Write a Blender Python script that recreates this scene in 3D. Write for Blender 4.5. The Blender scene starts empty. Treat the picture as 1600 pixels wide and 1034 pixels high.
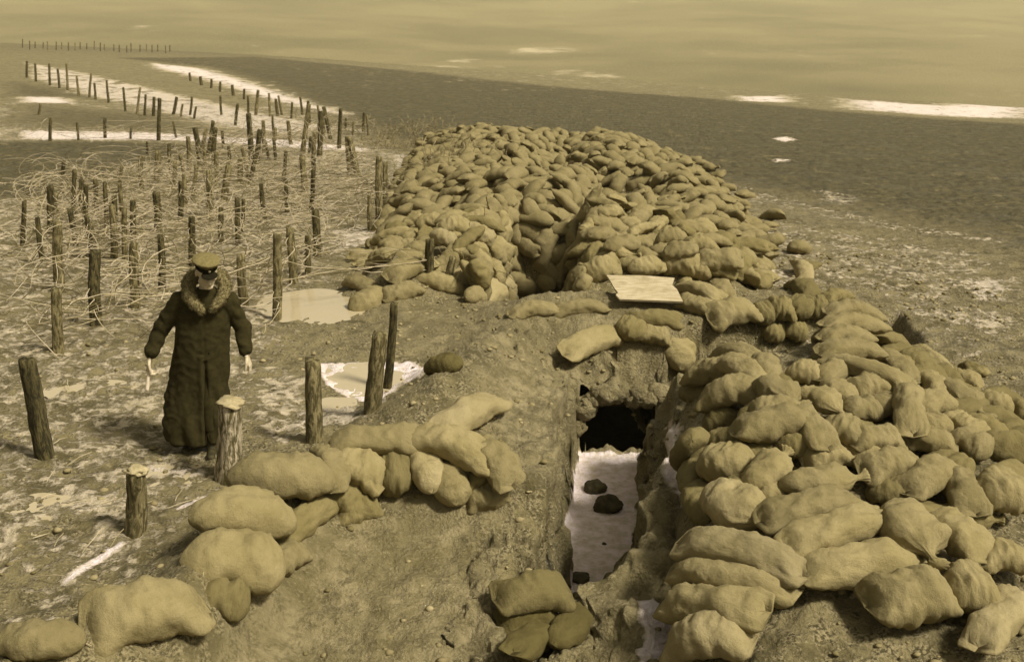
import bpy, bmesh, math, random
import numpy as np
from mathutils import Vector, Matrix
R = math.radians
sc = bpy.context.scene
col = sc.collection
random.seed(7); rng = np.random.default_rng(7)

# ---------------------------------------------------------------- camera
H = 4.2; PITCH = R(17.4); F = 1750.0
cd = bpy.data.cameras.new('camera'); cam = bpy.data.objects.new('camera', cd); col.objects.link(cam)
cam.location = (0, 0, H); cam.rotation_euler = (R(90) - PITCH, 0, 0)
cd.sensor_width = 36; cd.lens = 36 * F / 1600; cd.clip_end = 9000; cd.clip_start = .1
sc.camera = cam
cd.dof.use_dof = True; cd.dof.focus_distance = 9.5; cd.dof.aperture_fstop = 4.5
# ---------------------------------------------------------------- world, sun, exposure
SUN_EL, SUN_AZ = R(50), R(120)          # azimuth clockwise from +Y: to the right, a little behind the camera
w = bpy.data.worlds.new('World'); sc.world = w; w.use_nodes = True
nt = w.node_tree; bg = nt.nodes['Background']
sky = nt.nodes.new('ShaderNodeTexSky'); sky.sky_type = 'NISHITA'; sky.sun_disc = False
sky.sun_elevation = SUN_EL; sky.sun_rotation = SUN_AZ; sky.dust_density = 4; sky.air_density = 1.0
hs = nt.nodes.new('ShaderNodeHueSaturation'); hs.inputs['Saturation'].default_value = .12
mx = nt.nodes.new('ShaderNodeMix'); mx.data_type = 'RGBA'; mx.blend_type = 'MULTIPLY'; mx.inputs[0].default_value = 1
mx.inputs[7].default_value = (1, .93, .74, 1)
nt.links.new(sky.outputs[0], hs.inputs['Color']); nt.links.new(hs.outputs[0], mx.inputs[6]); nt.links.new(mx.outputs[2], bg.inputs[0])
bg.inputs[1].default_value = .055
sd = bpy.data.lights.new('sun', 'SUN'); sun = bpy.data.objects.new('sun', sd); col.objects.link(sun)
sd.energy = 3.1; sd.angle = R(10); sd.color = (1, .95, .84)
sdir = Vector((math.sin(SUN_AZ) * math.cos(SUN_EL), math.cos(SUN_AZ) * math.cos(SUN_EL), math.sin(SUN_EL)))
sun.rotation_euler = sdir.to_track_quat('Z', 'Y').to_euler()
sc.view_settings.view_transform = 'Standard'; sc.view_settings.look = 'None'
sc.view_settings.exposure = 0.78; sc.view_settings.gamma = 1
sc.cycles.volume_bounces = 1; sc.cycles.max_bounces = 6

# ---------------------------------------------------------------- helpers
def tag(o, label=None, cat=None, group=None, kind=None):
    if label: o['label'] = label
    if cat: o['category'] = cat
    if group: o['group'] = group
    if kind: o['kind'] = kind
    return o
def link(name, me, mat=None, parent=None):
    o = bpy.data.objects.new(name, me); col.objects.link(o)
    if mat and me is not None and not me.materials: me.materials.append(mat)
    if parent: o.parent = parent
    return o
def smooth(me, on=True):
    me.polygons.foreach_set('use_smooth', [on] * len(me.polygons)); me.update()
def mesh_np(name, V, Fq):
    me = bpy.data.meshes.new(name); V = np.asarray(V, np.float32); Fq = np.asarray(Fq, np.int32)
    k = Fq.shape[1]
    me.vertices.add(len(V)); me.vertices.foreach_set('co', V.ravel())
    me.loops.add(Fq.size); me.loops.foreach_set('vertex_index', Fq.ravel())
    me.polygons.add(len(Fq)); me.polygons.foreach_set('loop_start', np.arange(0, Fq.size, k, dtype=np.int32))
    me.polygons.foreach_set('loop_total', np.full(len(Fq), k, np.int32))
    me.update(calc_edges=True); return me
def sep(v):
    return (v * 1.18, v * (.935 + .10 * v), v * (.25 + .95 * v), 1)

# numpy gradient noise
_g = np.random.default_rng(3); PERM = _g.permutation(256); PERM = np.concatenate([PERM, PERM, PERM])
GR = _g.normal(size=(256, 3)); GR /= np.linalg.norm(GR, axis=1)[:, None]
def noise3(x, y, z=0.0):
    x, y, z = np.broadcast_arrays(np.asarray(x, float), np.asarray(y, float), np.asarray(z, float))
    xi = np.floor(x).astype(int); yi = np.floor(y).astype(int); zi = np.floor(z).astype(int)
    xf, yf, zf = x - xi, y - yi, z - zi
    u, v, ww = [t * t * t * (t * (t * 6 - 15) + 10) for t in (xf, yf, zf)]
    xi &= 255; yi &= 255; zi &= 255
    r = 0
    for dx in (0, 1):
        for dy in (0, 1):
            for dz in (0, 1):
                h = PERM[PERM[PERM[(xi + dx) & 255] + ((yi + dy) & 255)] + ((zi + dz) & 255)]
                g = GR[h]
                d = g[..., 0] * (xf - dx) + g[..., 1] * (yf - dy) + g[..., 2] * (zf - dz)
                r = r + d * (u if dx else 1 - u) * (v if dy else 1 - v) * (ww if dz else 1 - ww)
    return r * 1.6
def fbm(x, y, z=0.0, o=4, gain=.5):
    r = 0; a = 1
    for i in range(o):
        r = r + a * noise3(np.asarray(x) * 2**i + 17.3 * i, np.asarray(y) * 2**i - 9.1 * i, np.asarray(z) * 2**i); a *= gain
    return r
def sstep(x, a, b):
    t = np.clip((x - a) / (b - a), 0, 1); return t * t * (3 - 2 * t)

# ---------------------------------------------------------------- terrain height
def edges(pts):
    P = np.array(pts, float); Q = np.roll(P, -1, 0); D = Q - P; D /= np.linalg.norm(D, axis=1)[:, None]
    N = np.stack([D[:, 1], -D[:, 0]], 1)        # outward for CCW
    return P, N
def cut(x, y, pts, slopes, floor):
    P, N = edges(pts); m = np.full(np.shape(x), -1e9)
    for p, n, s in zip(P, N, slopes): m = np.maximum(m, ((x - p[0]) * n[0] + (y - p[1]) * n[1]) * s)
    return floor + np.maximum(m, 0)
def mound(x, y, pts, slopes, top):
    P, N = edges(pts); m = np.full(np.shape(x), 1e9)
    for p, n, s in zip(P, N, slopes): m = np.minimum(m, -((x - p[0]) * n[0] + (y - p[1]) * n[1]) * s)
    m = np.maximum(m, 0); return top * (1 - np.exp(-m / top * 1.25))
def polydist(x, y, pts):                         # distance to polyline
    d = np.full(np.shape(x), 1e9); tt = np.zeros(np.shape(x))
    for i in range(len(pts) - 1):
        a = np.array(pts[i][:2]); b = np.array(pts[i + 1][:2]); ab = b - a
        t = np.clip(((x - a[0]) * ab[0] + (y - a[1]) * ab[1]) / (ab @ ab), 0, 1)
        q = np.hypot(x - a[0] - t * ab[0], y - a[1] - t * ab[1])
        z = pts[i][2] + t * (pts[i + 1][2] - pts[i][2]) if len(pts[0]) > 2 else i + t
        tt = np.where(q < d, z, tt); d = np.minimum(d, q)
    return d, tt
M2 = [(-.6, 16.1), (3.7, 16.6), (4.4, 20), (5.3, 28.5), (5.6, 36.5), (4.4, 41), (-3.4, 45), (-3.0, 30), (-2.3, 18.5)]
def base(x, y):
    s = np.log1p(np.exp(np.clip((y - 10) / 2.0, -30, 30))) * 2.0
    s = np.where(y > 60, y - 10, s)
    z = -.06 * s - .04 * x * sstep(y, 30, 100) * np.where(y > 0, 1, 0)
    th = x / np.maximum(y, 1)
    yc = np.interp(th, [-.5, -.23, -.09, .19, .42, .6], [380, 330, 245, 150, 120, 112])
    d = np.maximum(y - yc, 0)
    z = z - np.where(d < 60, .35 * d * d / 120, .35 * (d - 30))
    val = -60 + 38 * sstep(y, 1000, 2300) * (1 - .35 * sstep(th, .1, .5)) + 22 * sstep(y, 1900, 3800) \
        + 6 * noise3(x / 260, y / 420, 3.3) * sstep(y, 700, 1200) + 22 * sstep(-th, .0, .4) * sstep(y, 700, 1300)
    return np.where(y > 100, np.maximum(z, val), z)
CREST = [(-3.6, 5.3, .22), (-2.75, 6.2, .26), (-2.25, 6.75, .26), (-2.1, 7.6, .28), (-1.75, 8.35, .28), (-1.14, 8.85, .3), (-.55, 9.0, .3), (0, 8.8, .2)]
RIDGE = [(-1.1, 9.7, .1), (-.75, 10.8, .42), (-.25, 12.3, .4), (.3, 13.4, .3), (1.0, 14.6, .22)]
TRCUT = [(.42, 8.8), (1.24, 10.4), (1.66, 13.0), (.84, 13.0)]
def hmac(x, y):
    x = np.asarray(x, float); y = np.asarray(y, float)
    z = base(x, y)
    g_ = np.where(y < 60, 1, 0)
    xn = x + g_ * (.10 * noise3(x * 1.3, y * 1.1, 20) + .06 * noise3(x * 3.5, y * 3.5, 21))
    yn = y + g_ * (.10 * noise3(x * 1.2, y * 1.3, 30) + .06 * noise3(x * 3.7, y * 3.5, 31))
    # left parapet crest and its forward slope
    d, zc = polydist(xn, yn, CREST)
    z = np.maximum(z, z + (zc + .05) * np.exp(-(d / .42) ** 2))
    inside = sstep(-(yn - 8.9), 0, .5) * sstep(xn, -2.2, -1.5) * sstep(yn, 4.5, 6)
    z = z - inside * np.clip((8.9 - yn) * .2, 0, .8) * sstep(xn + .35 * (8.9 - yn), -2.2, -.9)
    d, zc = polydist(xn, yn, RIDGE)
    z = z + zc * np.exp(-(d / .55) ** 2)
    # traverse top, a little raised
    z = z + .28 * np.exp(-((xn - 1.4) / 1.6) ** 4 - ((yn - 15.0) / .9) ** 2)
    # right heap
    z = z + mound(xn, yn, [(.85, 4.6), (5.2, 4.6), (5.6, 9.5), (4.75, 12.6), (3.6, 12.9), (2.0, 11.9), (1.5, 9.4)], [.5, .4, .45, 1.2, .8, 1.3, 1.6], .64)
    # far heap
    z = z + mound(xn, yn, M2, [1.1, .45, .4, .4, .4, .3, .6, .6, .55], .66) * (1 + .5 * noise3(xn / 2.1, yn / 2.8, 5) + .22 * noise3(xn / .9, yn / 1.3, 6))
    z = z + .5 * np.exp(-(((xn + 1.75) / .55) ** 2 + ((yn - 16.9) / .8) ** 2))
    for pts_, w_, d_ in (([(1.6, 22.0), (2.5, 24.8), (2.9, 26.5)], .36, .8), ([(2.7, 27.5), (1.2, 30), (1.1, 33), (1.9, 36), (1.3, 39)], .5, .55), ([(.55, 19), (.9, 20.6), (1.6, 22)], .3, .6)):
        d, _ = polydist(xn, yn, pts_); z = z - d_ * np.exp(-(d / w_) ** 2)
    # cuts
    z = np.minimum(z, cut(xn, yn, TRCUT, [1.5, 10, 9, 12], -1.48))
    z = np.minimum(z, cut(xn, yn, [(.6, 8.5), (1.38, 10.2), (1.92, 13.0), (1.0, 13.0)], [1.6, 2.4, 9, 12], -.62))
    z = np.minimum(z, cut(xn, yn, [(.8, 12.4), (2.3, 12.4), (2.3, 13.08), (.8, 13.08)], [3, .6, .32, .7], -.68))
    z = np.minimum(z, cut(xn, yn, [(-.1, 4.0), (.62, 4.0), (.62, 7.3), (.42, 7.6), (-.1, 7.25)], [1, .5, .7, 10, 12], -.55))
    z = np.minimum(z, cut(xn, yn, [(1.95, 12.6), (4.5, 12.6), (4.9, 14.6), (2.05, 13.9)], [5, 3, 3.5, 1.8], -1.9))
    z = np.minimum(z, cut(xn, yn, [(.0, 16.3), (.5, 16.3), (.8, 19.9), (.3, 20.0)], [7, 6, 4, 6], -3.2))
    z = np.minimum(z, cut(xn, yn, [(.5, 28.5), (.95, 28.5), (1.45, 32.5), (1.15, 32.6)], [.5, 1.3, .7, 1.3], -1.5))
    z = np.minimum(z, cut(xn, yn, [(2.2, 25.8), (3.1, 25.6), (3.3, 28.0), (2.4, 28.2)], [.6, 1.3, 1.5, 1.3], -1.35))
    # ponds
    z = z - .09 * np.exp(-(((xn + 2.75) / .8) ** 4 + ((yn - 15.6) / .85) ** 4))
    z = z - .07 * np.exp(-(((xn + 1.55) / .62) ** 4 + ((yn - 11.9) / .75) ** 4))
    return z
cp, sp_ = math.cos(PITCH), math.sin(PITCH)
TS = np.concatenate([np.arange(4, 60, .02), np.geomspace(60, 5000, 1500)])
def ray(u, v):
    X = (u - 800) / F; Y = -(v - 517) / F
    d = np.array([X, cp + Y * sp_, -sp_ + Y * cp]); return d
def hit(u, v, off=0.0, tmax=5000):
    d = ray(u, v); P = TS[:, None] * d; P[:, 2] += H
    g = hmac(P[:, 0], P[:, 1]) + off
    k = np.argmax(P[:, 2] <= g)
    if P[k, 2] > g[k]: k = len(TS) - 1
    if k == 0: return Vector(P[0])
    a = P[k - 1, 2] - g[k - 1]; b = g[k] - P[k, 2]; t = a / max(a + b, 1e-9)
    return Vector(P[k - 1] * (1 - t) + P[k] * t)
def proj(x, y, z):
    zz = z - H; dep = y * cp - zz * sp_; up = y * sp_ + zz * cp
    return 800 + F * x / dep, 517 - F * up / dep
def normal(x, y, e=.12):
    a = hmac(np.array([x + e, x - e, x, x]), np.array([y, y, y + e, y - e]))
    return Vector((-(a[0] - a[1]) / (2 * e), -(a[2] - a[3]) / (2 * e), 1)).normalized()
def polymask(x, y, pts, soft):
    """1 inside, fading over soft metres"""
    P = np.array(pts, float); n = len(P)
    ins = np.zeros(np.shape(x), bool); d = np.full(np.shape(x), 1e9)
    for i in range(n):
        a = P[i]; b = P[(i + 1) % n]; ab = b - a
        c = ((a[1] > y) != (b[1] > y)) & (x < (b[0] - a[0]) * (y - a[1]) / (b[1] - a[1] + 1e-12) + a[0]); ins ^= c
        t = np.clip(((x - a[0]) * ab[0] + (y - a[1]) * ab[1]) / (ab @ ab + 1e-9), 0, 1)
        d = np.minimum(d, np.hypot(x - a[0] - t * ab[0], y - a[1] - t * ab[1]))
    return sstep(np.where(ins, d, -d), -soft, soft)

# ---------------------------------------------------------------- ground sheet
t = 5.0; ys = []
while t < 4500:
    ys.append(t - 4)
    t *= (1.0026 if t < 18 else 1.0038) if t < 34 else (1.008 if t < 200 else 1.02)
ys = np.array([-12, -6, -3, -1, 0] + ys)
us = np.concatenate([np.linspace(-.72, -.03, 270, endpoint=False), np.linspace(-.03, .17, 230, endpoint=False), np.linspace(.17, .72, 225)])
YY, UU = np.meshgrid(ys, us, indexing='ij')
XX = UU * (YY + 4); XX[:5] = UU[:5] * np.array([10, 8, 6, 5, 5])[:, None]
ZM = hmac(XX, YY)
SNOW = [  # pixel outlines turned into ground outlines; (strength, edge as share of distance, outline)
 (1.15, .008, [(495,566),(560,565),(640,566),(668,575),(660,590),(625,600),(600,628),(575,632),(545,625),(520,610),(505,600)]),
 (.6, .01, [(470,620),(560,625),(580,650),(520,665),(430,690),(440,665)]),
 (.85, .01, [(600,240),(650,240),(690,265),(690,285),(640,330),(610,330),(605,290)]),
 (.8, .01, [(500,360),(600,345),(680,340),(690,352),(600,385),(510,400),(495,380)]),
 (.85, .01, [(40,98),(110,108),(200,128),(300,150),(420,175),(560,200),(590,200),(590,212),(520,205),(430,215),(330,200),(230,175),(130,152),(90,138),(40,125)]),
 (1, .01, [(225,98),(330,108),(440,140),(560,178),(545,186),(470,172),(380,150),(300,122),(230,106)]),
 (1, .01, [(20,150),(110,152),(140,165),(20,161)]),
 (1, .008, [(20,203),(230,206),(330,212),(460,218),(590,232),(590,240),(440,232),(300,222),(200,220),(20,219)]),
 (.75, .01, [(200,265),(330,262),(340,278),(240,280)]), (.6, .01, [(420,335),(500,340),(500,352),(420,350)]),
 (.62, .01, [(1060,262),(1110,276),(1250,312),(1400,345),(1600,378),(1600,390),(1380,360),(1180,322),(1080,292)]),
 (.62, .03, [(1130,320),(1250,345),(1600,400),(1600,640),(1480,600),(1330,470),(1180,450),(1150,400)]),
 (.62, .02, [(1480,432),(1600,430),(1600,480),(1500,470)]), (.58, .02, [(1170,410),(1290,425),(1290,450),(1170,450)]),
 (.56, .02, [(1380,470),(1600,490),(1600,540),(1400,510)]),
 (.66, .006, [(1262,298),(1300,296),(1320,302),(1352,310),(1345,322),(1280,320)]),
 (1, .003, [(1200,216),(1228,213),(1250,219),(1225,223)]), (.9, .003, [(1200,249),(1240,249),(1240,253),(1205,253)]),
 (1, .012, [(1130,150),(1240,149),(1255,162),(1140,158)]), (1, .012, [(1295,152),(1450,163),(1640,170),(1640,188),(1500,184),(1300,170)]),
 (.62, .05, [(600,92),(760,96),(960,108),(1140,148),(960,140),(800,128),(650,110)]),
 (.7, .02, [(1150,141),(1340,141),(1340,146),(1170,146)]), (.6, .02, [(860,98),(1080,102),(1060,108),(900,105)]),
 (.7, .02, [(1380,128),(1600,140),(1600,148),(1400,136)]), (.6, .02, [(700,70),(1100,78),(1300,88),(1100,90),(700,82)]),
 (.62, .02, [(200,48),(420,56),(300,66)]), (.6, .02, [(400,70),(560,78),(480,84)]),
 (.85, .008, [(1035,670),(1082,675),(1088,750),(1070,790),(1030,750)]), (.95, .005, [(1005,945),(1032,925),(1045,1034),(985,1034)]),
 (.6, .008, [(1225,545),(1280,505),(1290,530),(1250,570)]), (.75, .008, [(880,900),(900,925),(935,950),(900,960)]),
 (.85, .006, [(88,915),(150,865),(192,845),(200,853),(150,885),(105,918)]), (.8, .005, [(268,793),(325,768),(330,775),(275,800)]),
 (.55, .02, [(60,730),(180,720),(300,740),(200,800),(110,820),(60,800)]), (.45, .02, [(120,640),(280,600),(280,720),(100,700)]),
 (.62, .008, [(210,725),(330,725),(330,752),(220,748)]), (.5, .02, [(30,560),(280,575),(280,610),(30,600)]),
 (.55, .02, [(390,560),(500,590),(480,690),(380,700)]), (.5, .02, [(30,850),(120,820),(100,980),(30,960)]),
]
DARK = [
 (1, .012, [(180,91),(400,89),(640,111),(870,136),(1140,157),(1540,191),(1700,200),(1750,420),(1400,343),(1250,310),(1100,285),(1050,260),(900,235),(590,215),(500,172),(440,140),(330,105)]),
 (1, .01, [(-60,222),(200,222),(300,228),(260,258),(200,262),(190,300),(-60,314)]),
 (.8, .01, [(20,128),(90,140),(130,152),(20,150)]), (.7, .02, [(60,165),(230,180),(330,205),(100,200),(20,190)]),
 (.9, .04, [(20,28),(560,40),(640,90),(400,88),(180,80),(20,75)]),
]
CLAY = [
 (1, .02, [(790,560),(1050,560),(1050,645),(905,645),(885,850),(760,800),(700,680),(760,620)]),
 (.8, .02, [(440,800),(700,760),(780,900),(790,1040),(300,1040),(400,940)]),
 (.8, .02, [(1000,780),(1060,760),(1080,840),(1040,1034),(900,1034),(960,930)]),
 (.6, .02, [(600,470),(1050,475),(1050,520),(800,560),(600,540)]),
]
def paint(lst):
    m = np.zeros(XX.shape)
    for s, soft, px in lst:
        W = [hit(u, v) for u, v in px]; W = [(p.x, p.y) for p in W]
        X = [p[0] for p in W]; Y = [p[1] for p in W]
        dist = float(np.mean(Y)); e = max(soft * dist * (5 if dist > 200 else 2.2 if dist > 18 else 1.3), .02); s = s * (.76 if 18 < dist else 1) if lst is SNOW else s
        j = (ys > min(Y) - 2 * e) & (ys < max(Y) + 2 * e)
        if j.any():
            m[j] = np.maximum(m[j], s * polymask(XX[j], YY[j], W, e))
    return m
snow = paint(SNOW); dark = paint(DARK); clay = paint(CLAY)
floor_ = polymask(XX, YY, [(.3, 8.0), (.42, 8.8), (1.22, 10.4), (1.64, 12.95), (.8, 12.98), (.25, 7.6)], .05) * (ZM < -1.38)
snow = np.maximum(snow, floor_ * 1.25)  # white floor: snow, plus bright sky reflection put into its colour
# general thaw patches in the wire field
leftf = sstep(-(XX + 1.2 + .05 * YY), 0, 1.5) * sstep(YY, 5, 8) * (1 - sstep(YY, 60, 90))
snow = np.maximum(snow, .5 * leftf * (1 - dark))
snow = np.maximum(snow, .08 * sstep(YY, 400, 700))
dn = sstep(YY, 2, 4) * (1 - sstep(YY, 80, 160))
rough = (1 - .85 * floor_) * (1 - .15 * clay)
ZZ = ZM + dn * rough * (.035 * fbm(XX * 1.6, YY * 1.6, 1, 3) + .030 * fbm(XX * 5, YY * 5, 2, 4) + .026 * np.abs(fbm(XX * 11, YY * 11, 4, 2))) \
    + .05 * clay * dn * np.abs(fbm(XX * 2.3, YY * 1.4, 8, 3)) * (1 - floor_)
ZZ += (1 - dn) * sstep(YY, 60, 90) * (1 - sstep(YY, 500, 900)) * .12 * fbm(XX / 6, YY / 9, 3, 4)
slopey = 1 - np.clip(polymask(XX, YY, TRCUT, .6), 0, 1)
# ragged trench sides
ZZ += np.where((ZM < -.15) & (YY < 14) & (XX > -.3) & (XX < 2.2) & (floor_ < .5), .10 * fbm(XX * 3.5, YY * 3.5, ZM * 3, 4), 0)
tm = np.clip(-(ZM - base(XX, YY) + .08) * 4, 0, 1) * (YY < 22) * (1 - floor_) * (XX > -.4) * (XX < 5.2)
fx = .13 * fbm(XX * 2.2, YY * 2.2, ZM * 2.6, 2) + .045 * fbm(XX * 8, YY * 8, ZM * 8, 3); fy = .13 * fbm(XX * 2.2 + 40, YY * 2.2, ZM * 2.6, 2) + .045 * fbm(XX * 8, YY * 8 + 30, ZM * 8, 3)
tm2 = tm * np.where((YY > 12.6) & (YY < 13.3) & (XX < 1.9), .25, 1)
fx = fx - .05 * (XX < 1.0) * (YY < 13.5) + .05 * (XX > 1.0) * (YY < 13.5)
XD = XX + fx * tm2; YD = YY + fy * tm2
ny, nx = XX.shape
V = np.stack([XD, YD, ZZ], -1).reshape(-1, 3)
idx = np.arange(ny * nx).reshape(ny, nx)
Q = np.stack([idx[:-1, :-1], idx[:-1, 1:], idx[1:, 1:], idx[1:, :-1]], -1)
# mouth of the dugout: leave out the steep face under the traverse
cx = (XX[:-1, :-1] + XX[1:, 1:]) / 2; cy = (YY[:-1, :-1] + YY[1:, 1:]) / 2
zmax = np.maximum(ZM[1:, 1:], ZM[:-1, :-1])
hole = (cx > .85) & (cx < 2.1) & (cy > 12.7) & (cy < 13.4) & (ZM[1:, 1:] > -1.44) & (np.abs(ZM[1:, 1:] - ZM[:-1, 1:]) > .06)
Q = Q[~hole].reshape(-1, 4)
gme = mesh_np('ground', V, Q)
for nm, arr in (('snow', snow), ('dark', dark), ('clay', clay)):
    at = gme.attributes.new(nm, 'FLOAT', 'POINT'); at.data.foreach_set('value', arr.astype(np.float32).ravel())
smooth(gme)

# ---------------------------------------------------------------- materials
class NT:
    def __init__(s, name):
        s.m = bpy.data.materials.new(name); s.m.use_nodes = True; s.t = s.m.node_tree; s.b = s.t.nodes['Principled BSDF']
        s.b.inputs['Specular IOR Level'].default_value = .25
    def n(s, typ, **kw):
        o = s.t.nodes.new(typ)
        for k, v in kw.items():
            if k.startswith('i_'): o.inputs[int(k[2:]) if k[2:].isdigit() else k[2:]].default_value = v
            else: setattr(o, k, v)
        return o
    def l(s, a, b): s.t.links.new(a, b)
    def noise(s, vec, scale, detail=4, rough=.55, dist=0):
        o = s.n('ShaderNodeTexNoise'); o.inputs['Scale'].default_value = scale; o.inputs['Detail'].default_value = detail
        o.inputs['Roughness'].default_value = rough; o.inputs['Distortion'].default_value = dist
        if vec is not None: s.l(vec, o.inputs['Vector'])
        return o.outputs['Fac']
    def math(s, op, a, b=None, c=None, clamp=False):
        o = s.n('ShaderNodeMath', operation=op, use_clamp=clamp)
        for i, q in enumerate((a, b, c)):
            if q is None: continue
            if isinstance(q, (int, float)): o.inputs[i].default_value = q
            else: s.l(q, o.inputs[i])
        return o.outputs[0]
    def ramp(s, f, a, b, lo=0, hi=1):
        o = s.n('ShaderNodeMapRange', interpolation_type='SMOOTHSTEP'); s.l(f, o.inputs[0])
        o.inputs[1].default_value = a; o.inputs[2].default_value = b; o.inputs[3].default_value = lo; o.inputs[4].default_value = hi
        return o.outputs[0]
    def mix(s, f, a, b, mode='MIX'):
        o = s.n('ShaderNodeMix', data_type='RGBA', blend_type=mode)
        for i, q in ((0, f), (6, a), (7, b)):
            if isinstance(q, (int, float)): o.inputs[i].default_value = q
            elif isinstance(q, tuple): o.inputs[i].default_value = q
            else: s.l(q, o.inputs[i])
        return o.outputs[2]
    def bump(s, h, dist, strength=1):
        o = s.n('ShaderNodeBump'); o.inputs['Distance'].default_value = dist; o.inputs['Strength'].default_value = strength
        s.l(h, o.inputs['Height']); s.l(o.outputs[0], s.b.inputs['Normal'])
    def vmul(s, vec, sc_):
        o = s.n('ShaderNodeVectorMath', operation='MULTIPLY'); s.l(vec, o.inputs[0]); o.inputs[1].default_value = sc_
        return o.outputs[0]

def ground_mat():
    k = NT('thawing soil'); geo = k.n('ShaderNodeNewGeometry').outputs['Position']
    A = {a: k.n('ShaderNodeAttribute', attribute_name=a).outputs['Fac'] for a in ('snow', 'dark', 'clay')}
    sepv = k.n('ShaderNodeSeparateXYZ'); k.l(geo, sepv.inputs[0]); far = k.ramp(sepv.outputs[1], 30, 110); vfar = k.ramp(sepv.outputs[1], 250, 700)
    # noises at scales that suit the distance
    n1 = k.noise(geo, 2.2, 8, .62, .6); n2 = k.noise(geo, 9, 8, .65); n3 = k.noise(geo, 38, 5, .65)
    st = k.vmul(geo, (1, .6, 1)); nf = k.noise(st, .7, 8, .65, .4); nv = k.noise(k.vmul(geo, (1, 1, 0)), .0042, 6, .6, .15)
    soil = k.mix(k.ramp(n1, .38, .62), sep(.075), sep(.19))
    soil = k.mix(k.ramp(n2, .42, .60), soil, k.mix(k.ramp(n3, .42, .58), sep(.055), sep(.26)))
    soilc = k.mix(k.ramp(n1, .3, .7), sep(.13), sep(.26)); soilc = k.mix(k.ramp(n2, .42, .64, 0, .75), soilc, sep(.085)); soilc = k.mix(k.ramp(n3, .55, .7, 0, .5), soilc, sep(.32))
    soil = k.mix(A['clay'], soil, soilc)
    grass = k.mix(k.ramp(k.noise(geo, 4.5, 9, .85), .40, .60), sep(.022), sep(.095))
    grass = k.mix(k.ramp(nf, .45, .75, 0, .35), grass, sep(.10)); grass = k.mix(k.ramp(k.noise(geo, 1.3, 3, .8), .60, .68, 0, .8), grass, sep(.16))
    soil = k.mix(A['dark'], soil, grass)
    valley = k.mix(k.ramp(nv, .32, .68), sep(.075), sep(.155)); soil = k.mix(vfar, soil, valley)
    # snow: attribute biased noise
    nn = k.mix(far, k.mix(.5, k.noise(k.vmul(geo, (1, 1, .6)), 2.6, 8, .6, .8), n2), nf); nn = k.mix(vfar, nn, k.noise(k.vmul(geo, (1, .6, 0)), .012, 5, .6, .6))
    bw = k.n('ShaderNodeRGBToBW'); k.l(nn, bw.inputs[0])
    s = k.math('ADD', k.math('MULTIPLY', k.math('SUBTRACT', bw.outputs[0], .5), 2.3), k.math('SUBTRACT', A['snow'], .5))
    s = k.math('MULTIPLY', s, k.ramp(sepv.outputs[1], 60, 500, 1, .7)); sf = k.ramp(s, -.06, .16)
    sn = k.mix(k.ramp(n2, .3, .7), k.mix(k.ramp(A['snow'], .5, .9), sep(.28), sep(.52)), k.mix(k.ramp(A['snow'], .5, .9), sep(.44), sep(.80)))
    k.l(k.mix(sf, soil, sn), k.b.inputs['Base Color'])
    k.b.inputs['Specular IOR Level'].default_value = .4; k.l(k.ramp(k.noise(geo, .9, 5, .6), .47, .62, .92, .38), k.b.inputs['Roughness'])
    h = k.math('ADD', k.math('MULTIPLY', n2, .6), k.math('MULTIPLY', n3, .5))
    h = k.math('ADD', h, k.math('MULTIPLY', sf, .25))
    k.bump(h, .09, .9)
    return k.m
MG = ground_mat()
ground = link('ground', gme, MG); tag(ground, kind='structure')

def burlap(name, v=.215):
    k = NT(name); tc = k.n('ShaderNodeTexCoord').outputs['Object']; oi = k.n('ShaderNodeObjectInfo')
    add = k.n('ShaderNodeVectorMath', operation='ADD'); k.l(tc, add.inputs[0])
    m3 = k.n('ShaderNodeVectorMath', operation='SCALE'); k.l(oi.outputs['Random'], m3.inputs[3]); m3.inputs[0].default_value = (37, 19, 11); k.l(m3.outputs[0], add.inputs[1])
    p = add.outputs[0]
    n1 = k.noise(p, 3.2, 5, .6); n2 = k.noise(p, 17, 6, .65); n3 = k.noise(p, 130, 3, .7)
    rb = k.ramp(oi.outputs['Random'], 0, 1, .86, 1.10)
    c = k.mix(k.ramp(n1, .32, .68), sep(v * .86), sep(v * 1.08)); c = k.mix(k.ramp(n2, .50, .76, 0, .45), c, sep(v * .5))
    c = k.mix(k.ramp(n3, .35, .65, 0, .35), c, sep(v * .7))
    comb = k.n('ShaderNodeCombineXYZ'); [k.l(rb, comb.inputs[i]) for i in range(3)]
    k.l(k.mix(1.0, c, comb.outputs[0], 'MULTIPLY'), k.b.inputs['Base Color'])
    k.b.inputs['Roughness'].default_value = .95; k.b.inputs['Specular IOR Level'].default_value = .1
    h = k.math('ADD', k.math('MULTIPLY', n2, 1.0), k.math('MULTIPLY', n3, .25)); k.bump(h, .02, .8)
    return k.m
MB_ = burlap('burlap', .21); MBD = burlap('darkest burlap', .085); MBL = burlap('pale burlap', .25); MBM = burlap('darker and shaded burlap', .155)  # mid-dark copy: shade put into colour for shaded bags and fillers, else random tone

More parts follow.
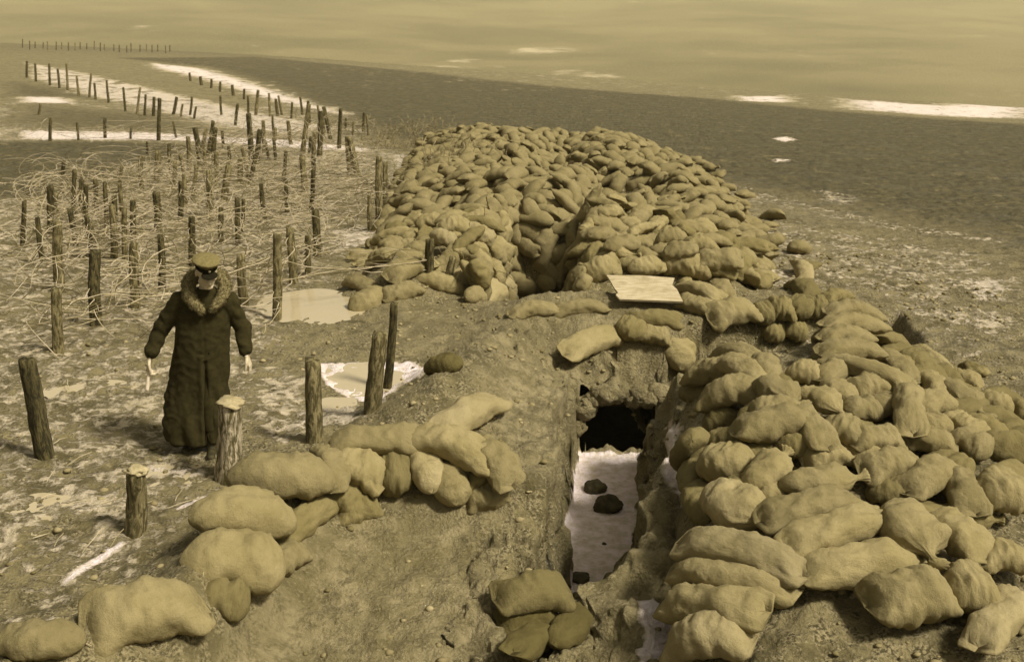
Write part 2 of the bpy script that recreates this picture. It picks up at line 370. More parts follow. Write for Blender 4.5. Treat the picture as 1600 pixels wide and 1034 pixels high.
def bark(name, lo, hi, sc_=1):
    k = NT(name); tc = k.n('ShaderNodeTexCoord').outputs['Object']; oi = k.n('ShaderNodeObjectInfo')
    add = k.n('ShaderNodeVectorMath', operation='ADD'); k.l(tc, add.inputs[0]); k.l(oi.outputs['Random'], add.inputs[1])
    p = k.vmul(add.outputs[0], (1, 1, .28)); n1 = k.noise(p, 26 * sc_, 6, .7, .4); n2 = k.noise(p, 8, 4, .6)
    c = k.mix(k.ramp(n1, .42, .60), sep(lo), sep(hi)); c = k.mix(k.ramp(n2, .45, .7, 0, .6), c, sep(lo))
    k.l(c, k.b.inputs['Base Color']); k.b.inputs['Roughness'].default_value = .9; k.bump(n1, .03, 1)
    return k.m
MBK = bark('dark bark', .02, .10); MBK2 = bark('grey bark', .05, .20); MBK3 = bark('pale bark', .07, .42, .8); MWD = bark('weathered wood', .10, .26)
def plain(name, v, rough=.8, spec=.3, var=.2, scale=20, bump=.0):
    k = NT(name); tc = k.n('ShaderNodeTexCoord').outputs['Object']; n = k.noise(tc, scale, 5, .6)
    k.l(k.mix(k.ramp(n, .3, .7), sep(v * (1 - var)), sep(v * (1 + var))), k.b.inputs['Base Color'])
    k.b.inputs['Roughness'].default_value = rough; k.b.inputs['Specular IOR Level'].default_value = spec
    if bump: k.bump(n, bump, .8)
    return k.m
MSN = plain('old snow', .6, .7, .2, .12, 12, .02)
MWIRE = plain('weathered wire', .34, .8, .2, .3, 3)
MCUT = plain('cut wood', .27, .8, .2, .2, 40, .005)
def board_mat():
    k = NT('bleached board'); tc = k.n('ShaderNodeTexCoord').outputs['Object']; g = k.noise(k.vmul(tc, (1.2, 22, 22)), 3, 6, .7, .5); n = k.noise(tc, 4, 5, .6)
    c = k.mix(k.ramp(g, .35, .65), sep(.24), sep(.42)); k.l(k.mix(k.ramp(n, .5, .7, 0, .5), c, sep(.17)), k.b.inputs['Base Color']); k.b.inputs['Roughness'].default_value = .85; k.bump(g, .006, .8); return k.m
MBOARD = board_mat()

# dugout added behind the cut so the trench end turns black
def recess():
    bm = bmesh.new(); n = 14; rings = []
    for j, yy in enumerate((13.08, 13.4, 13.9, 14.6)):
        r = []
        for i in range(n + 1):
            a = math.pi * i / n; r.append(bm.verts.new((1.42 - math.cos(a) * (.98 + .05 * j), yy, -1.9 + math.sin(a) ** .3 * (1.2 if j == 0 else .95 - .06 * j))))
        rings.append(r)
    for a, b in zip(rings, rings[1:]):
        for i in range(n): bm.faces.new((a[i], a[i + 1], b[i + 1], b[i]))
        bm.faces.new((a[n], a[0], b[0], b[n]))
    bm.faces.new(rings[-1]); me = bpy.data.meshes.new('recess_lining'); bm.to_mesh(me); bm.free(); smooth(me)
    o = link('recess_lining', me, plain('shade-dark earth', .03, .95, .1, .3, 6, .05)); tag(o, kind='structure')  # earth painted near-black in place of deep shade
recess()
bm = bmesh.new()
for i in range(46):
    f_ = i / 45; f_ = .5 + .5 * math.copysign(abs(2 * f_ - 1) ** .6, 2 * f_ - 1); c_ = (.80 + 1.3 * f_, 12.99 + random.uniform(-.05, .04), -.68 - .42 * abs(2 * f_ - 1) ** 4 + .04 * math.sin(f_ * 9) + random.uniform(-.05, .03))
    m_ = bmesh.ops.create_icosphere(bm, subdivisions=3, radius=1)['verts']; r0 = random.uniform(.05, .12)
    for q in m_: q.co = Vector(c_) + Vector((q.co.x * r0 * 1.3, q.co.y * r0, q.co.z * r0 * 1.1)) * (1 + .35 * float(noise3(q.co.x * 2 + i, q.co.y * 2, q.co.z * 2)))
me = bpy.data.meshes.new('earth_ledge'); bm.to_mesh(me); bm.free(); smooth(me)
at = me.attributes.new('clay', 'FLOAT', 'POINT'); at.data.foreach_set('value', np.ones(len(me.vertices), np.float32))
tag(link('earth_ledge', me, MG), kind='structure')

# puddles
def puddle(c, rx, ry, z, seed):
    bm = bmesh.new(); vs = []
    for i in range(60):
        a = i / 60 * math.tau; r = 1 + .12 * math.sin(3 * a + seed) + .07 * math.sin(7 * a + seed * 2)
        vs.append(bm.verts.new((c[0] + rx * r * math.cos(a), c[1] + ry * r * math.sin(a), z)))
    bm.faces.new(vs); me = bpy.data.meshes.new('puddle'); bm.to_mesh(me); bm.free()
    return me
kw = NT('sky-paled milky meltwater'); kw.b.inputs['Base Color'].default_value = sep(.36); kw.b.inputs['Roughness'].default_value = .07  # base colour paled to paint in the bright sky reflection on muddy water
kw.b.inputs['Specular IOR Level'].default_value = .9; kw.bump(kw.noise(kw.n('ShaderNodeTexCoord').outputs['Object'], 9, 3), .004, .4)
zc = float(hmac(-2.75, 15.6)) + .06
o = link('water', puddle((-2.75, 15.6), 1.15, 1.15, zc, 1), kw.m); tag(o, kind='structure')
for i_, (u_, v_, rx_, ry_, dz_) in enumerate(((75, 800, .45, .4, .0), (285, 742, .4, .25, .005), (520, 640, .35, .35, 0), (140, 610, .6, .35, -.005), (430, 590, .4, .4, -.005), (560, 598, .55, .6, .03), (430, 480, .6, .5, .02))):
    c_ = hit(u_, v_); o = link('water', puddle((c_.x, c_.y), rx_, ry_, float(hmac(c_.x, c_.y)) + dz_, i_ * 1.7), kw.m); tag(o, kind='structure')

# ---------------------------------------------------------------- sandbags
def bag_mesh(seed, kind='sewn', nu=44, nv=34, L=.72, W=.40, T=.27):
    r = np.random.default_rng(seed)
    s = np.linspace(-1, 1, nu); s = np.sign(s) * np.abs(s) ** .85
    ph = np.arange(nv) / nv * math.tau
    S, P = np.meshgrid(s, ph, indexing='ij')
    a = np.abs(S)
    hh = np.maximum(1 - a ** 3.0, 0) ** .52; ww = .90 + .12 * a ** 2; ww = ww * np.maximum(1 - a ** 14, 0) ** .35
    hh = np.maximum(hh, .055); x = S * L / 2
    if kind == 'tied':
        # one end gathered into a neck with a flared mouth
        q = sstep(S, .30, .74); fl = sstep(S, .8, 1.0)
        R0 = np.maximum(1 - np.where(S < 0, a, 0) ** 2.6, 0) ** .5
        rad = (1 - q) * R0 + q * (.17 + .22 * fl)
        hh = rad * (1 - q) + q * rad * .85; ww = rad * (1 - q) + q * rad * 1.0 + .0
        x = S * L / 2 * 1.12
    elif kind == 'round':
        R0 = np.maximum(1 - a ** 2.6, 0) ** .5; hh = R0; ww = np.maximum(R0, .02)
    cs, sn = np.cos(P), np.sin(P); e = .86
    Y = np.sign(cs) * np.abs(cs) ** e * ww * W / 2
    Z = np.sign(sn) * np.abs(sn) ** e * hh * T / 2
    Z = np.where(Z < 0, Z * .8, Z * 1.0)
    if kind == 'sewn':
        # corners stick out as ears, the seam puckers
        ear = np.maximum(a - .82, 0) / .18 * np.abs(cs) ** 4
        x = x + np.sign(S) * ear * .05; Y = Y * (1 + .05 * ear)
        Z = Z + .010 * np.sin(P * 1 + S * 0) * 0 + .012 * np.sin(Y * 90 + r.uniform(0, 6)) * sstep(a, .55, 1) * np.abs(sn) ** .5
    if kind == 'tied':
        pk = sstep(S, .1, .75); ang = P * 11 + r.uniform(0, 6)
        k = 1 + .14 * pk * np.sin(ang) * (1 - .3 * sstep(S, .75, 1)); Y = Y * k; Z = Z * k
    off = r.uniform(0, 50, 3)
    n1 = fbm(x * 4.5 + off[0], Y * 4.5 + off[1], Z * 4.5 + off[2], 2); n2 = fbm(x * 13 + off[1], Y * 9 + off[2], Z * 9 + off[0], 2)
    n3 = 1 - np.abs(noise3(x * 7 + off[2], Y * 16 + off[0], Z * 10)) * 2
    k = 1 + .22 * n1
    Y = Y * k; Z = Z * k
    Z = Z + .014 * n2 * hh + .016 * np.clip(n3, 0, 1) ** 4 * hh * np.sign(Z); Y = Y + .010 * n2 * ww
    # sag: belly bulge and long bend
    b = r.uniform(-.10, .10); Y = Y + b * (S ** 2) * .6; Z = Z - r.uniform(.0, .07) * S ** 2
    tw = r.uniform(-.25, .25) * S; Y, Z = Y * np.cos(tw) - Z * np.sin(tw), Y * np.sin(tw) + Z * np.cos(tw)
    V = np.stack([x, Y, Z], -1).reshape(-1, 3)
    idx = np.arange(nu * nv).reshape(nu, nv); nx_ = np.roll(idx, -1, 1)
    Q = np.stack([idx[:-1], nx_[:-1], nx_[1:], idx[1:]], -1).reshape(-1, 4)
    c0 = len(V); V = np.vstack([V, V[idx[0]].mean(0), V[idx[-1]].mean(0)])
    T1 = [(idx[0, (i + 1) % nv], idx[0, i], c0, c0) for i in range(nv)]
    T2 = [(idx[-1, i], idx[-1, (i + 1) % nv], c0 + 1, c0 + 1) for i in range(nv)]
    me = bpy.data.meshes.new('sandbag')
    me.from_pydata(V.tolist(), [], [tuple(map(int, q)) for q in Q] + [tuple(map(int, q[:3])) for q in T1 + T2]); me.update(); smooth(me)
    return me
VAR = {}
def variants(mat, tagm, hi=True):
    if tagm in VAR: return VAR[tagm]
    out = {}
    for kd, cnt in (('sewn', 8), ('tied', 4), ('round', 4)):
        out[kd] = []
        for i in range(cnt):
            base_me = VAR['raw'][kd][i].copy(); base_me.materials.clear(); base_me.materials.append(mat); out[kd].append(base_me)
    VAR[tagm] = out; return out
VAR['raw'] = {kd: [bag_mesh(100 * j + i, kd) for i in range(c)] for j, (kd, c) in enumerate((('sewn', 8), ('tied', 4), ('round', 4)))}
for mt, nm in ((MB_, 'n'), (MBD, 'd'), (MBL, 'l'), (MBM, 'm')): variants(mt, nm)  # tones: plain, darkest, pale, mid-dark
placed = []
def put_bag(pos, axis, nrm, L, W, T, kind, tone, label, group, roll=0, name='sandbag'):
    me = random.choice(VAR[tone][kind]); o = link(name, me)
    ax = (axis - nrm * axis.dot(nrm)).normalized(); yv = nrm.cross(ax).normalized()
    M = Matrix((ax, yv, nrm)).transposed().to_4x4(); M.translation = pos
    o.matrix_world = M @ Matrix.Rotation(roll, 4, 'X') @ Matrix.Diagonal((L / .72, W / .40, T / .27, 1))
    tag(o, label, 'sandbag', group); placed.append((o, Vector(pos))); return o
def px_bag(x1, y1, x2, y2, wpx, label, kind='sewn', tone='n', lift=.07, tilt=.75, group=None, thick=None):
    mx_, my_ = (x1 + x2) / 2, (y1 + y2) / 2
    c = hit(mx_, my_, lift); n = normal(c.x, c.y, .3); n = (n * tilt + Vector((0, 0, 1)) * (1 - tilt)).normalized()
    if n.z < .86: n = (n + Vector((0, 0, .8))).normalized()
    def onplane(u, v):
        d = Vector(ray(u, v)); o = Vector((0, 0, H)); return o + d * ((c - o).dot(n) / d.dot(n))
    a, b = onplane(x1, y1), onplane(x2, y2); ax = b - a; L = ax.length
    dep = c.y * cp - (c.z - H) * sp_; ppm = F / dep
    W = wpx / ppm; lenpx = math.hypot(x2 - x1, y2 - y1)
    if L > 1.15: L = 1.15
    if L < .34: L = .34
    W = min(max(W, .24), .52); 
    # width seen mixes true width and thickness; horizontal bags show less of their width
    W = W * 1.2; T = thick or min(W * .76, .36)
    return put_bag(c, ax, n, L * 1.13, W, T, kind, tone, label, group, roll=random.uniform(-.12, .12))

GL = 'sandbags of the left parapet'; GR_ = 'sandbags of the right heap'; GT = 'sandbags along the traverse'
PB = [  # x1 y1 x2 y2 width label kind tone lift group
 (0,1000,125,1000,62,'rounded sandbag cut off by the lower left corner of the picture','round','n',.06,GL),
 (150,965,312,940,92,'broad muddy sandbag lowest but one in the left parapet, darker patch on its lower side','sewn','n',.08,GL),
 (318,925,382,940,62,'dark squat sandbag wedged between two pale ones near the lower end of the left parapet','round','m',.02,GL),
 (292,868,440,880,84,'large plump sandbag third up the left parapet, with a small bag at its right end','round','n',.12,GL),
 (425,880,466,858,44,'small sandbag end tucked beside the third large bag of the left parapet','sewn','n',.02,GL),
 (306,795,456,805,76,'long plump sandbag with a pale fleck at its left end, in the left parapet','round','n',.14,GL),
 (440,838,520,775,40,'narrow slanting sandbag on the trench side of the left parapet','sewn','m',.03,GL),
 (362,738,515,745,74,'biggest sandbag at the bend of the left parapet, by the thick stump','round','n',.18,GL),
 (512,700,524,758,34,'upright fold of sandbag squeezed between two bags at the parapet bend','sewn','n',.16,GL),
 (522,715,598,745,58,'sandbag sloping down to the right just past the bend of the left parapet','sewn','n',.16,GL),
 (520,760,560,790,44,'small sandbag under the bend of the left parapet, against the dirt face','round','m',.05,GL),
 (538,800,580,788,38,'lowest small sandbag below the parapet bend, with a pale corner','sewn','m',.02,GL),
 (522,692,650,685,50,'long flat sandbag lying along the top of the left parapet','sewn','n',.22,GL),
 (586,738,648,738,66,'shaded bulging sandbag beneath the long flat one of the left parapet','round','m',.10,GL),
 (660,690,672,760,42,'pale narrow sandbag hanging down the inner face of the left parapet','round','l',.16,GL),
 (645,678,765,715,54,'long creased sandbag on top of the left parapet, right of the flat one','sewn','n',.24,GL),
 (700,718,708,782,54,"sandbag standing on end on the inner parapet face, right of the pale hanging one",'round','n',.10,GL),
 (736,745,786,740,34,'small sandbag tucked under the right end of the left parapet','sewn','m',.06,GL),
 (735,785,788,768,30,'flat sandbag lowest at the right end of the left parapet','sewn','n',.02,GL),
 (742,688,800,748,50,'sandbag drooping over the right end of the left parapet towards the trench','sewn','n',.2,GL),
 (694,668,774,622,50,'lone pointed sandbag on bare earth above the right end of the left parapet','sewn','l',.14,GL),
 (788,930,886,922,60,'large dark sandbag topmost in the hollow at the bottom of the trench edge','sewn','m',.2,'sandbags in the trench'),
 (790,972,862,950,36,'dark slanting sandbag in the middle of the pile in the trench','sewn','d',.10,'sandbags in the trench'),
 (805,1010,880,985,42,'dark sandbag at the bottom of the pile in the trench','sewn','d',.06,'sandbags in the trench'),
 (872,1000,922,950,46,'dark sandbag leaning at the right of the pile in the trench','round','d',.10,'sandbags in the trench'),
 (885,545,972,518,38,'long pale sandbag on the brow above the dark dugout mouth','sewn','n',.08,GT),
 (966,505,1006,522,36,'small round sandbag touching the long pale one on the brow of the traverse','round','m',.10,GT),
 (1000,520,1044,526,30,'half buried sandbag right of the small round one on the traverse','sewn','n',.05,GT),
 (800,488,868,480,26,'half buried sandbag below the entrance of the far trench','sewn','n',.05,GT),
 (868,482,945,478,26,'half buried sandbag between the far trench entrance and the board','sewn','n',.05,GT),
 (985,497,1060,500,24,'flattened sandbag sunk in the earth below the board','sewn','m',.03,GT),
 (1062,530,1062,572,44,'lone upright sandbag at the far right corner of the near trench','round','n',.14,GT),
 (748,466,782,450,40,'round full sandbag at the left lip of the far trench entrance','round','l',.12,GT),
 (668,572,718,566,22,'dark flat sandbag at the right edge of the melting pool','round','d',.05,GT),
 (552,482,600,455,38,'lowest sandbag of the line climbing from the reflecting puddle','round','n',.08,GT),
 (602,462,655,448,30,'sandbag above the lowest one by the reflecting puddle','sewn','n',.06,GT),
 (608,430,655,410,36,'folded sandbag left of the dark stake by the far trench','sewn','n',.1,GT),
 (630,400,668,385,32,'sandbag behind the folded one by the dark stake','sewn','n',.14,GT),
 (620,375,650,372,28,'small sandbag at the outer left corner of the far heap','round','n',.08,GT),
 (1062,468,1115,484,28,'sandbag at the lower right corner of the board','sewn','n',.10,GT),
 (1060,446,1120,462,28,'sandbag touching the upper right corner of the board','sewn','n',.14,GT),
 (1116,490,1178,482,44,'three cornered sandbag lying on the brow right of the board','sewn','n',.14,GT),
 (1180,490,1206,488,34,'small sandbag between the three cornered one and the far trench wall','round','m',.14,GT),
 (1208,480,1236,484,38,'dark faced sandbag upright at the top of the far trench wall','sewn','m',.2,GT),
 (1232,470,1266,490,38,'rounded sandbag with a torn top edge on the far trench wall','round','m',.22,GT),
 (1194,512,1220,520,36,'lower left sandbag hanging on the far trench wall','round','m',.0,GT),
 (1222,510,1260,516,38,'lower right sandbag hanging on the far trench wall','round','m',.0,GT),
 (1262,480,1292,478,36,'sandbag behind the gap where the far trench passes the right heap','sewn','m',.2,GT),
 (1288,466,1322,460,24,'small sandbag behind the topmost one of the right heap','sewn','m',.16,GT),
 # right heap
 (1295,484,1370,490,36,'topmost of the five stacked sandbags at the far tip of the right heap','sewn','n',.42,GR_),
 (1290,505,1372,508,38,'second of the five stacked sandbags at the far tip of the right heap','sewn','n',.34,GR_),
 (1286,526,1352,524,32,'third of the five stacked sandbags at the far tip of the right heap','sewn','n',.3,GR_),
 (1284,546,1370,546,32,'fourth of the five stacked sandbags at the far tip of the right heap','sewn','n',.24,GR_),
 (1288,562,1410,594,40,'long lowest of the five stacked sandbags, slanting right at the far tip of the heap','sewn','n',.2,GR_),
 (1368,520,1424,554,30,'dark sandbag sliding off the outer side of the five stacked ones','sewn','m',.10,GR_),
 (1380,555,1424,590,34,'sandbag below the dark sliding one on the outer slope of the right heap','sewn','n',.10,GR_),
 (1424,545,1466,576,30,'thin sandbag on the outer edge of the right heap facing the field','sewn','n',.05,GR_),
 (1438,585,1482,622,36,'sandbag on the outer slope above the pair by the dark lump','sewn','n',.08,GR_),
 (1476,600,1530,642,44,'wide sandbag with puckered end on the outer slope, left of the dark lump','tied','n',.08,GR_),
 (1485,586,1530,598,26,'half sunk sandbag beside the rough clod of soil','sewn','n',.03,GR_),
 (1530,622,1574,634,26,'lone sandbag outermost on the field side of the right heap','round','n',.06,GR_),
 (1124,546,1182,558,26,'thin sandbag on the far inner edge of the right heap','sewn','n',.08,GR_),
 (1080,588,1150,568,44,'broad sandbag at the far inner corner of the right heap, overhanging the trench','sewn','n',.16,GR_),
 (1140,562,1186,596,40,'sandbag lying over the broad one at the far inner corner','sewn','n',.2,GR_),
 (1192,556,1198,600,38,'short sandbag upright beside the gap with snow in it','round','n',.1,GR_),
 (1236,580,1280,584,42,'blunt square sandbag just below the snowy gap','round','n',.12,GR_),
 (1285,584,1348,568,30,'sandbag with a drooping left end under the five stacked ones','sewn','n',.16,GR_),
 (1290,600,1330,624,40,'dark bellied sandbag under the drooping one','round','n',.10,GR_),
 (1192,600,1240,626,50,'large creased sandbag folded in the middle, near the inner edge','tied','n',.2,GR_),
 (1096,622,1186,606,54,'big bulging sandbag over the trench, second from the far inner corner','sewn','n',.2,GR_),
 (1102,660,1150,642,44,'shaded sandbag hanging under the big bulging one over the trench','round','m',.0,GR_),
 (1252,612,1318,640,38,'slanting sandbag with an open dark end in the middle of the right heap','tied','n',.12,GR_),
 (1334,606,1380,602,44,'square cornered sandbag in the middle of the right heap','sewn','n',.16,GR_),
 (1324,640,1368,638,34,'small plump sandbag under the square cornered one','round','n',.08,GR_),
 (1368,640,1402,626,34,'small sandbag squeezed right of the square cornered one','round','n',.08,GR_),
 (1418,604,1424,668,44,'tall sandbag lying end on towards the viewer in the middle of the right heap','sewn','n',.18,GR_),
 (1436,640,1476,622,38,'sandbag right of the tall end on one','sewn','n',.10,GR_),
 (1438,668,1478,662,34,'small rounded sandbag below the right side of the tall end on one','round','n',.06,GR_),
 (1404,682,1488,692,32,'long low sandbag with pointed left end near the outer edge','sewn','n',.08,GR_),
 (1480,654,1530,676,30,'sandbag left of the round dark lump at the right edge','sewn','n',.06,GR_),
 (1500,682,1536,700,34,'short sandbag nearest the round dark lump at the right edge','round','n',.06,GR_),
 (1156,672,1262,650,56,'very large sandbag draped over the inner side of the heap, fourth from the far corner','sewn','n',.24,GR_),
 (1240,640,1288,690,46,'sandbag lying over the right end of the very large one','sewn','n',.2,GR_),
 (1175,640,1250,640,36,'creased sandbag behind the very large one','sewn','n',.2,GR_),
 (1216,694,1274,692,36,'shaded round ended sandbag below the very large one','round','m',.10,GR_),
 (1290,668,1346,680,50,'full sandbag right of the very large one, first of a touching pair','sewn','n',.16,GR_),
 (1334,688,1404,684,46,'full sandbag second of a touching pair in the middle of the heap','sewn','n',.16,GR_),
 (1262,716,1322,706,42,'sandbag in the hollow under the touching pair','sewn','n',.08,GR_),
 (1328,712,1376,706,34,'small sandbag right of the hollow under the touching pair','round','n',.06,GR_),
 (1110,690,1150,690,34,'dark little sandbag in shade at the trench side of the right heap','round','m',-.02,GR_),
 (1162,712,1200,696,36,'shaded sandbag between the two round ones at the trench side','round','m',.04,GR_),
 (1092,722,1168,720,60,'round headed sandbag jutting over the trench, above the pale teardrop one','round','n',.16,GR_),
 (1178,755,1232,706,52,'upright sandbag with gathered top, right of the round headed one','tied','n',.16,GR_),
 (1236,756,1346,746,50,'long sandbag with a frayed right end and square corners','tied','n',.18,GR_),
 (1354,728,1434,720,52,'plump sandbag in the row right of the frayed one','sewn','n',.16,GR_),
 (1424,758,1490,728,54,'sandbag with a dark hollow in its side and a pale fleck','sewn','n',.16,GR_),
 (1488,735,1520,794,52,'sandbag leaning down to a pointed corner near the right edge','sewn','n',.16,GR_),
 (1528,768,1600,764,70,'large round sandbag cut by the right edge of the picture','round','n',.18,GR_),
 (1086,755,1100,806,42,'dull sandbag standing at the trench edge left of the pale teardrop one','round','m',.02,GR_),
 (1112,768,1192,818,70,'pale teardrop shaped sandbag, brightest of the right heap','tied','l',.2,GR_),
 (1182,780,1224,768,36,'small round sandbag between the teardrop one and the frayed one','round','n',.06,GR_),
 (1200,808,1332,778,60,'long sandbag with a raised corner in the middle, right of the teardrop one','sewn','n',.2,GR_),
 (1242,846,1382,802,58,'long slanting sandbag below the one with a raised corner','sewn','n',.2,GR_),
 (1266,892,1426,866,66,'long sandbag lying lowest of the three slanting ones','sewn','n',.14,GR_),
 (1400,792,1450,868,74,'fat sandbag with knotted lower end, leaning across the slanting ones','tied','n',.24,GR_),
 (1366,764,1416,770,34,'dark sandbag deep in the gap above the fat knotted one','round','m',.02,GR_),
 (1456,805,1534,862,64,'sandbag right of the fat knotted one, its end turned up','sewn','n',.18,GR_),
 (1480,800,1560,812,36,'gathered sandbag end behind the one turned up','tied','m',.04,GR_),
 (1478,918,1546,918,78,'round wrinkled sandbag second from the lower right corner','round','n',.14,GR_),
 (1368,940,1476,920,86,'square full sandbag with crisp corners, lowest of the right heap','sewn','n',.16,GR_),
 (1534,868,1600,872,42,'sandbag at the right edge above the lower right corner','sewn','n',.12,GR_),
 (1530,1000,1596,930,60,'slack sandbag filling the lower right corner of the picture','sewn','l',.10,GR_),
 (1076,842,1242,884,62,'longest pale sandbag at the top of the four layered by the trench','sewn','l',.26,GR_),
 (1058,890,1222,918,64,'second of the four layered long sandbags by the trench','sewn','n',.2,GR_),
 (1042,942,1180,952,68,'third of the four layered long sandbags by the trench','sewn','n',.16,GR_),
 (1045,1000,1160,990,72,'lowest of the four layered long sandbags, cut by the bottom edge','sewn','l',.10,GR_),
]
for b in PB:
    x1, y1, x2, y2, wp, lab, kd, tone, lift, grp = b
    px_bag(x1, y1, x2, y2, wp, lab, kd, tone, lift + (.06 if grp == GR_ else 0), group=grp)

ORD = ['first','second','third','fourth','fifth','sixth','seventh','eighth','ninth','tenth','eleventh','twelfth','thirteenth','fourteenth','fifteenth','sixteenth','seventeenth','eighteenth','nineteenth','twentieth']
def rank_labels(items, band, fmt):
    """items: list of (obj, u, v); rows counted from the front, ranks from the left"""
    items = sorted(items, key=lambda t: -t[2]); v0 = items[0][2]; rows = {}
    for o, u, v in items: rows.setdefault(int((v0 - v) / band), []).append((u, o))
    for ri, k in enumerate(sorted(rows)):
        for ci, (u, o) in enumerate(sorted(rows[k], key=lambda t: t[0])):
            nth = lambda i: ORD[i] if i < 20 else str(i + 1) + 'th'
            o['label'] = fmt.format(c=nth(ci), r=nth(ri))
# far heap: thrown down at random on the mound
P2, N2 = edges(M2)
def inside(x, y, m=0):
    return all((x - p[0]) * n[0] + (y - p[1]) * n[1] < -m for p, n in zip(P2, N2))
cand = []
def throw(n, rad, lift, box, test, keep):
    pts = []
    for _ in range(n):
        x = random.uniform(box[0], box[1]); y = box[2] + (box[3] - box[2]) * random.random() ** 1.1
        if not test(x, y): continue
        if any((x - a) ** 2 + (y - b) ** 2 < rad * rad for a, b in pts): continue
        pts.append((x, y)); keep.append((x, y, lift))
    return pts
throw(14000, .39, .07, (-4, 7, 16, 52), lambda x, y: inside(x, y, -.15), cand)
throw(6000, .48, .26, (-4, 7, 16, 50), lambda x, y: inside(x, y, .15), cand)
throw(1500, .8, .05, (3.4, 8.2, 15.5, 42), lambda x, y: (not inside(x, y, 0)) and inside(x - .9, y, 0) and random.random() < .6, cand)
throw(1500, .42, .05, (-2.8, -.3, 16, 18.6), lambda x, y: (not inside(x, y, 0)) and x > -2.5 + .3 * (y - 16) and hmac(x, y) > base(x, y) + .1, cand)
sp_px = []
for _ in range(1500):
    u, v = random.uniform(735, 1190), random.uniform(338, 462)
    if u > 900 and v < 362 + (u - 900) * .05: continue
    if u > 870 and v > 428: continue
    if any(abs(u - a) < 19 and abs(v - b) < 17 for a, b in sp_px): continue
    if 805 < u < 850 and v > 400: continue
    sp_px.append((u, v)); c = hit(u, v)
    if c.y > 16.2 and c.z < hmac(c.x, 21.) + .6: cand.append((c.x, c.y, .07))
cx_, cy_ = np.array([c[0] for c in cand]), np.array([c[1] for c in cand]); hz = hmac(cx_, cy_)
info = []
for (x, y, lf), z in zip(cand, hz):
    u, v = proj(x, y, z + lf)
    if any((Vector((x, y, z)) - p).length < .38 for o, p in placed if p.y > 14): continue
    if 945 < u < 1070 and 425 < v < 475: continue
    # occlusion by the ground
    d = Vector((x, y, z + .22)) - Vector((0, 0, H)); L = d.length; ts = np.linspace(.5, .97, 30)
    gx, gy, gz = d.x * ts, d.y * ts, H + d.z * ts
    occ = (hmac(gx, gy) - .30 > gz).any()
    info.append((x, y, z, lf, u, v, F / L, occ))
info = [i for i in info if not i[7]]
info.sort(key=lambda i: -i[6])
NIND = 300 - len(placed)
indiv, rest = info[:NIND], info[NIND:]
def rand_bag_args(x, y, z, lf):
    n = normal(x, y, .3); a = random.gauss(.0, .75) + (math.pi / 2 if random.random() < .35 else 0)
    steep = 1 - n.z
    ax = Vector((math.cos(a), math.sin(a), 0))
    if steep > .25: ax = Vector((n.x, n.y, -.8)) * .5 + ax * random.uniform(.2, 1.2)
    n = (n + Vector((random.gauss(0, .34), random.gauss(0, .34), 0))).normalized()
    L = random.uniform(.48, .84); W = random.uniform(.29, .42); T = W * random.uniform(.62, .8)
    kd = random.choices(['sewn', 'tied', 'round'], [.5, .15, .35])[0]; tone = random.choices(['n', 'm', 'l'], [.76, .2, .04])[0]
    return Vector((x, y, z + lf)) + n * .03, ax, n, L, W, T, kd, tone
its = []
for (x, y, z, lf, u, v, ppm, occ) in indiv:
    o = put_bag(*rand_bag_args(x, y, z, lf), 'sandbag', 'sandbags of the far heap'); its.append((o, u, v))
rank_labels(its, 14, 'far heap sandbag, {c} from left in {r} row from the near side')
print('bags', len(placed), 'rest', len(rest))
# the remaining far bags, one object
LOW = {kd: [bag_mesh(900 + 10 * j + i, kd, 16, 12) for i in range(3)] for j, kd in enumerate(('sewn', 'tied', 'round'))}
LV = {k: [np.array([v.co[:] for v in m.vertices]) for m in ms] for k, ms in LOW.items()}; LF = {k: [[tuple(p.vertices) for p in m.polygons] for m in ms] for k, ms in LOW.items()}
vs, fs = [], []; off = 0
for (x, y, z, lf, u, v, ppm, occ) in rest:
    pos, ax, n, L, W, T, kd, tone = rand_bag_args(x, y, z, lf); j = random.randrange(3)
    ax = (ax - n * ax.dot(n)).normalized(); yv = n.cross(ax)
    Mx = np.array([ax, yv, n]); q = (LV[kd][j] * np.array([L / .72, W / .4, T / .27])) @ Mx + np.array(pos)
    vs.append(q); fs += [tuple(i + off for i in f) for f in LF[kd][j]]; off += len(q)
me = bpy.data.meshes.new('sandbag_mass'); me.from_pydata(np.vstack(vs).tolist(), [], fs); me.update(); smooth(me)
o = link('sandbag_mass', me, MB_); tag(o, 'mass of small distant sandbags on the crest of the far heap', 'sandbags', kind='stuff')
# fillers in the right heap's gaps, crevice shade put in by darker tone
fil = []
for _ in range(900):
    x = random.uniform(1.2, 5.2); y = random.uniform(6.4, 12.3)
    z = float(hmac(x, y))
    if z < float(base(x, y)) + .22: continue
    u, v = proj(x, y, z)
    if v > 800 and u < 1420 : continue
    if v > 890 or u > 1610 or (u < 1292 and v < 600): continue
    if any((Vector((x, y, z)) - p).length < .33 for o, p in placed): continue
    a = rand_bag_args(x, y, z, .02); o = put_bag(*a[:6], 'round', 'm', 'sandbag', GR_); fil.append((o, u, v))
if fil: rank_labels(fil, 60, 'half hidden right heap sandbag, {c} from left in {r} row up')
print('fillers', len(fil))

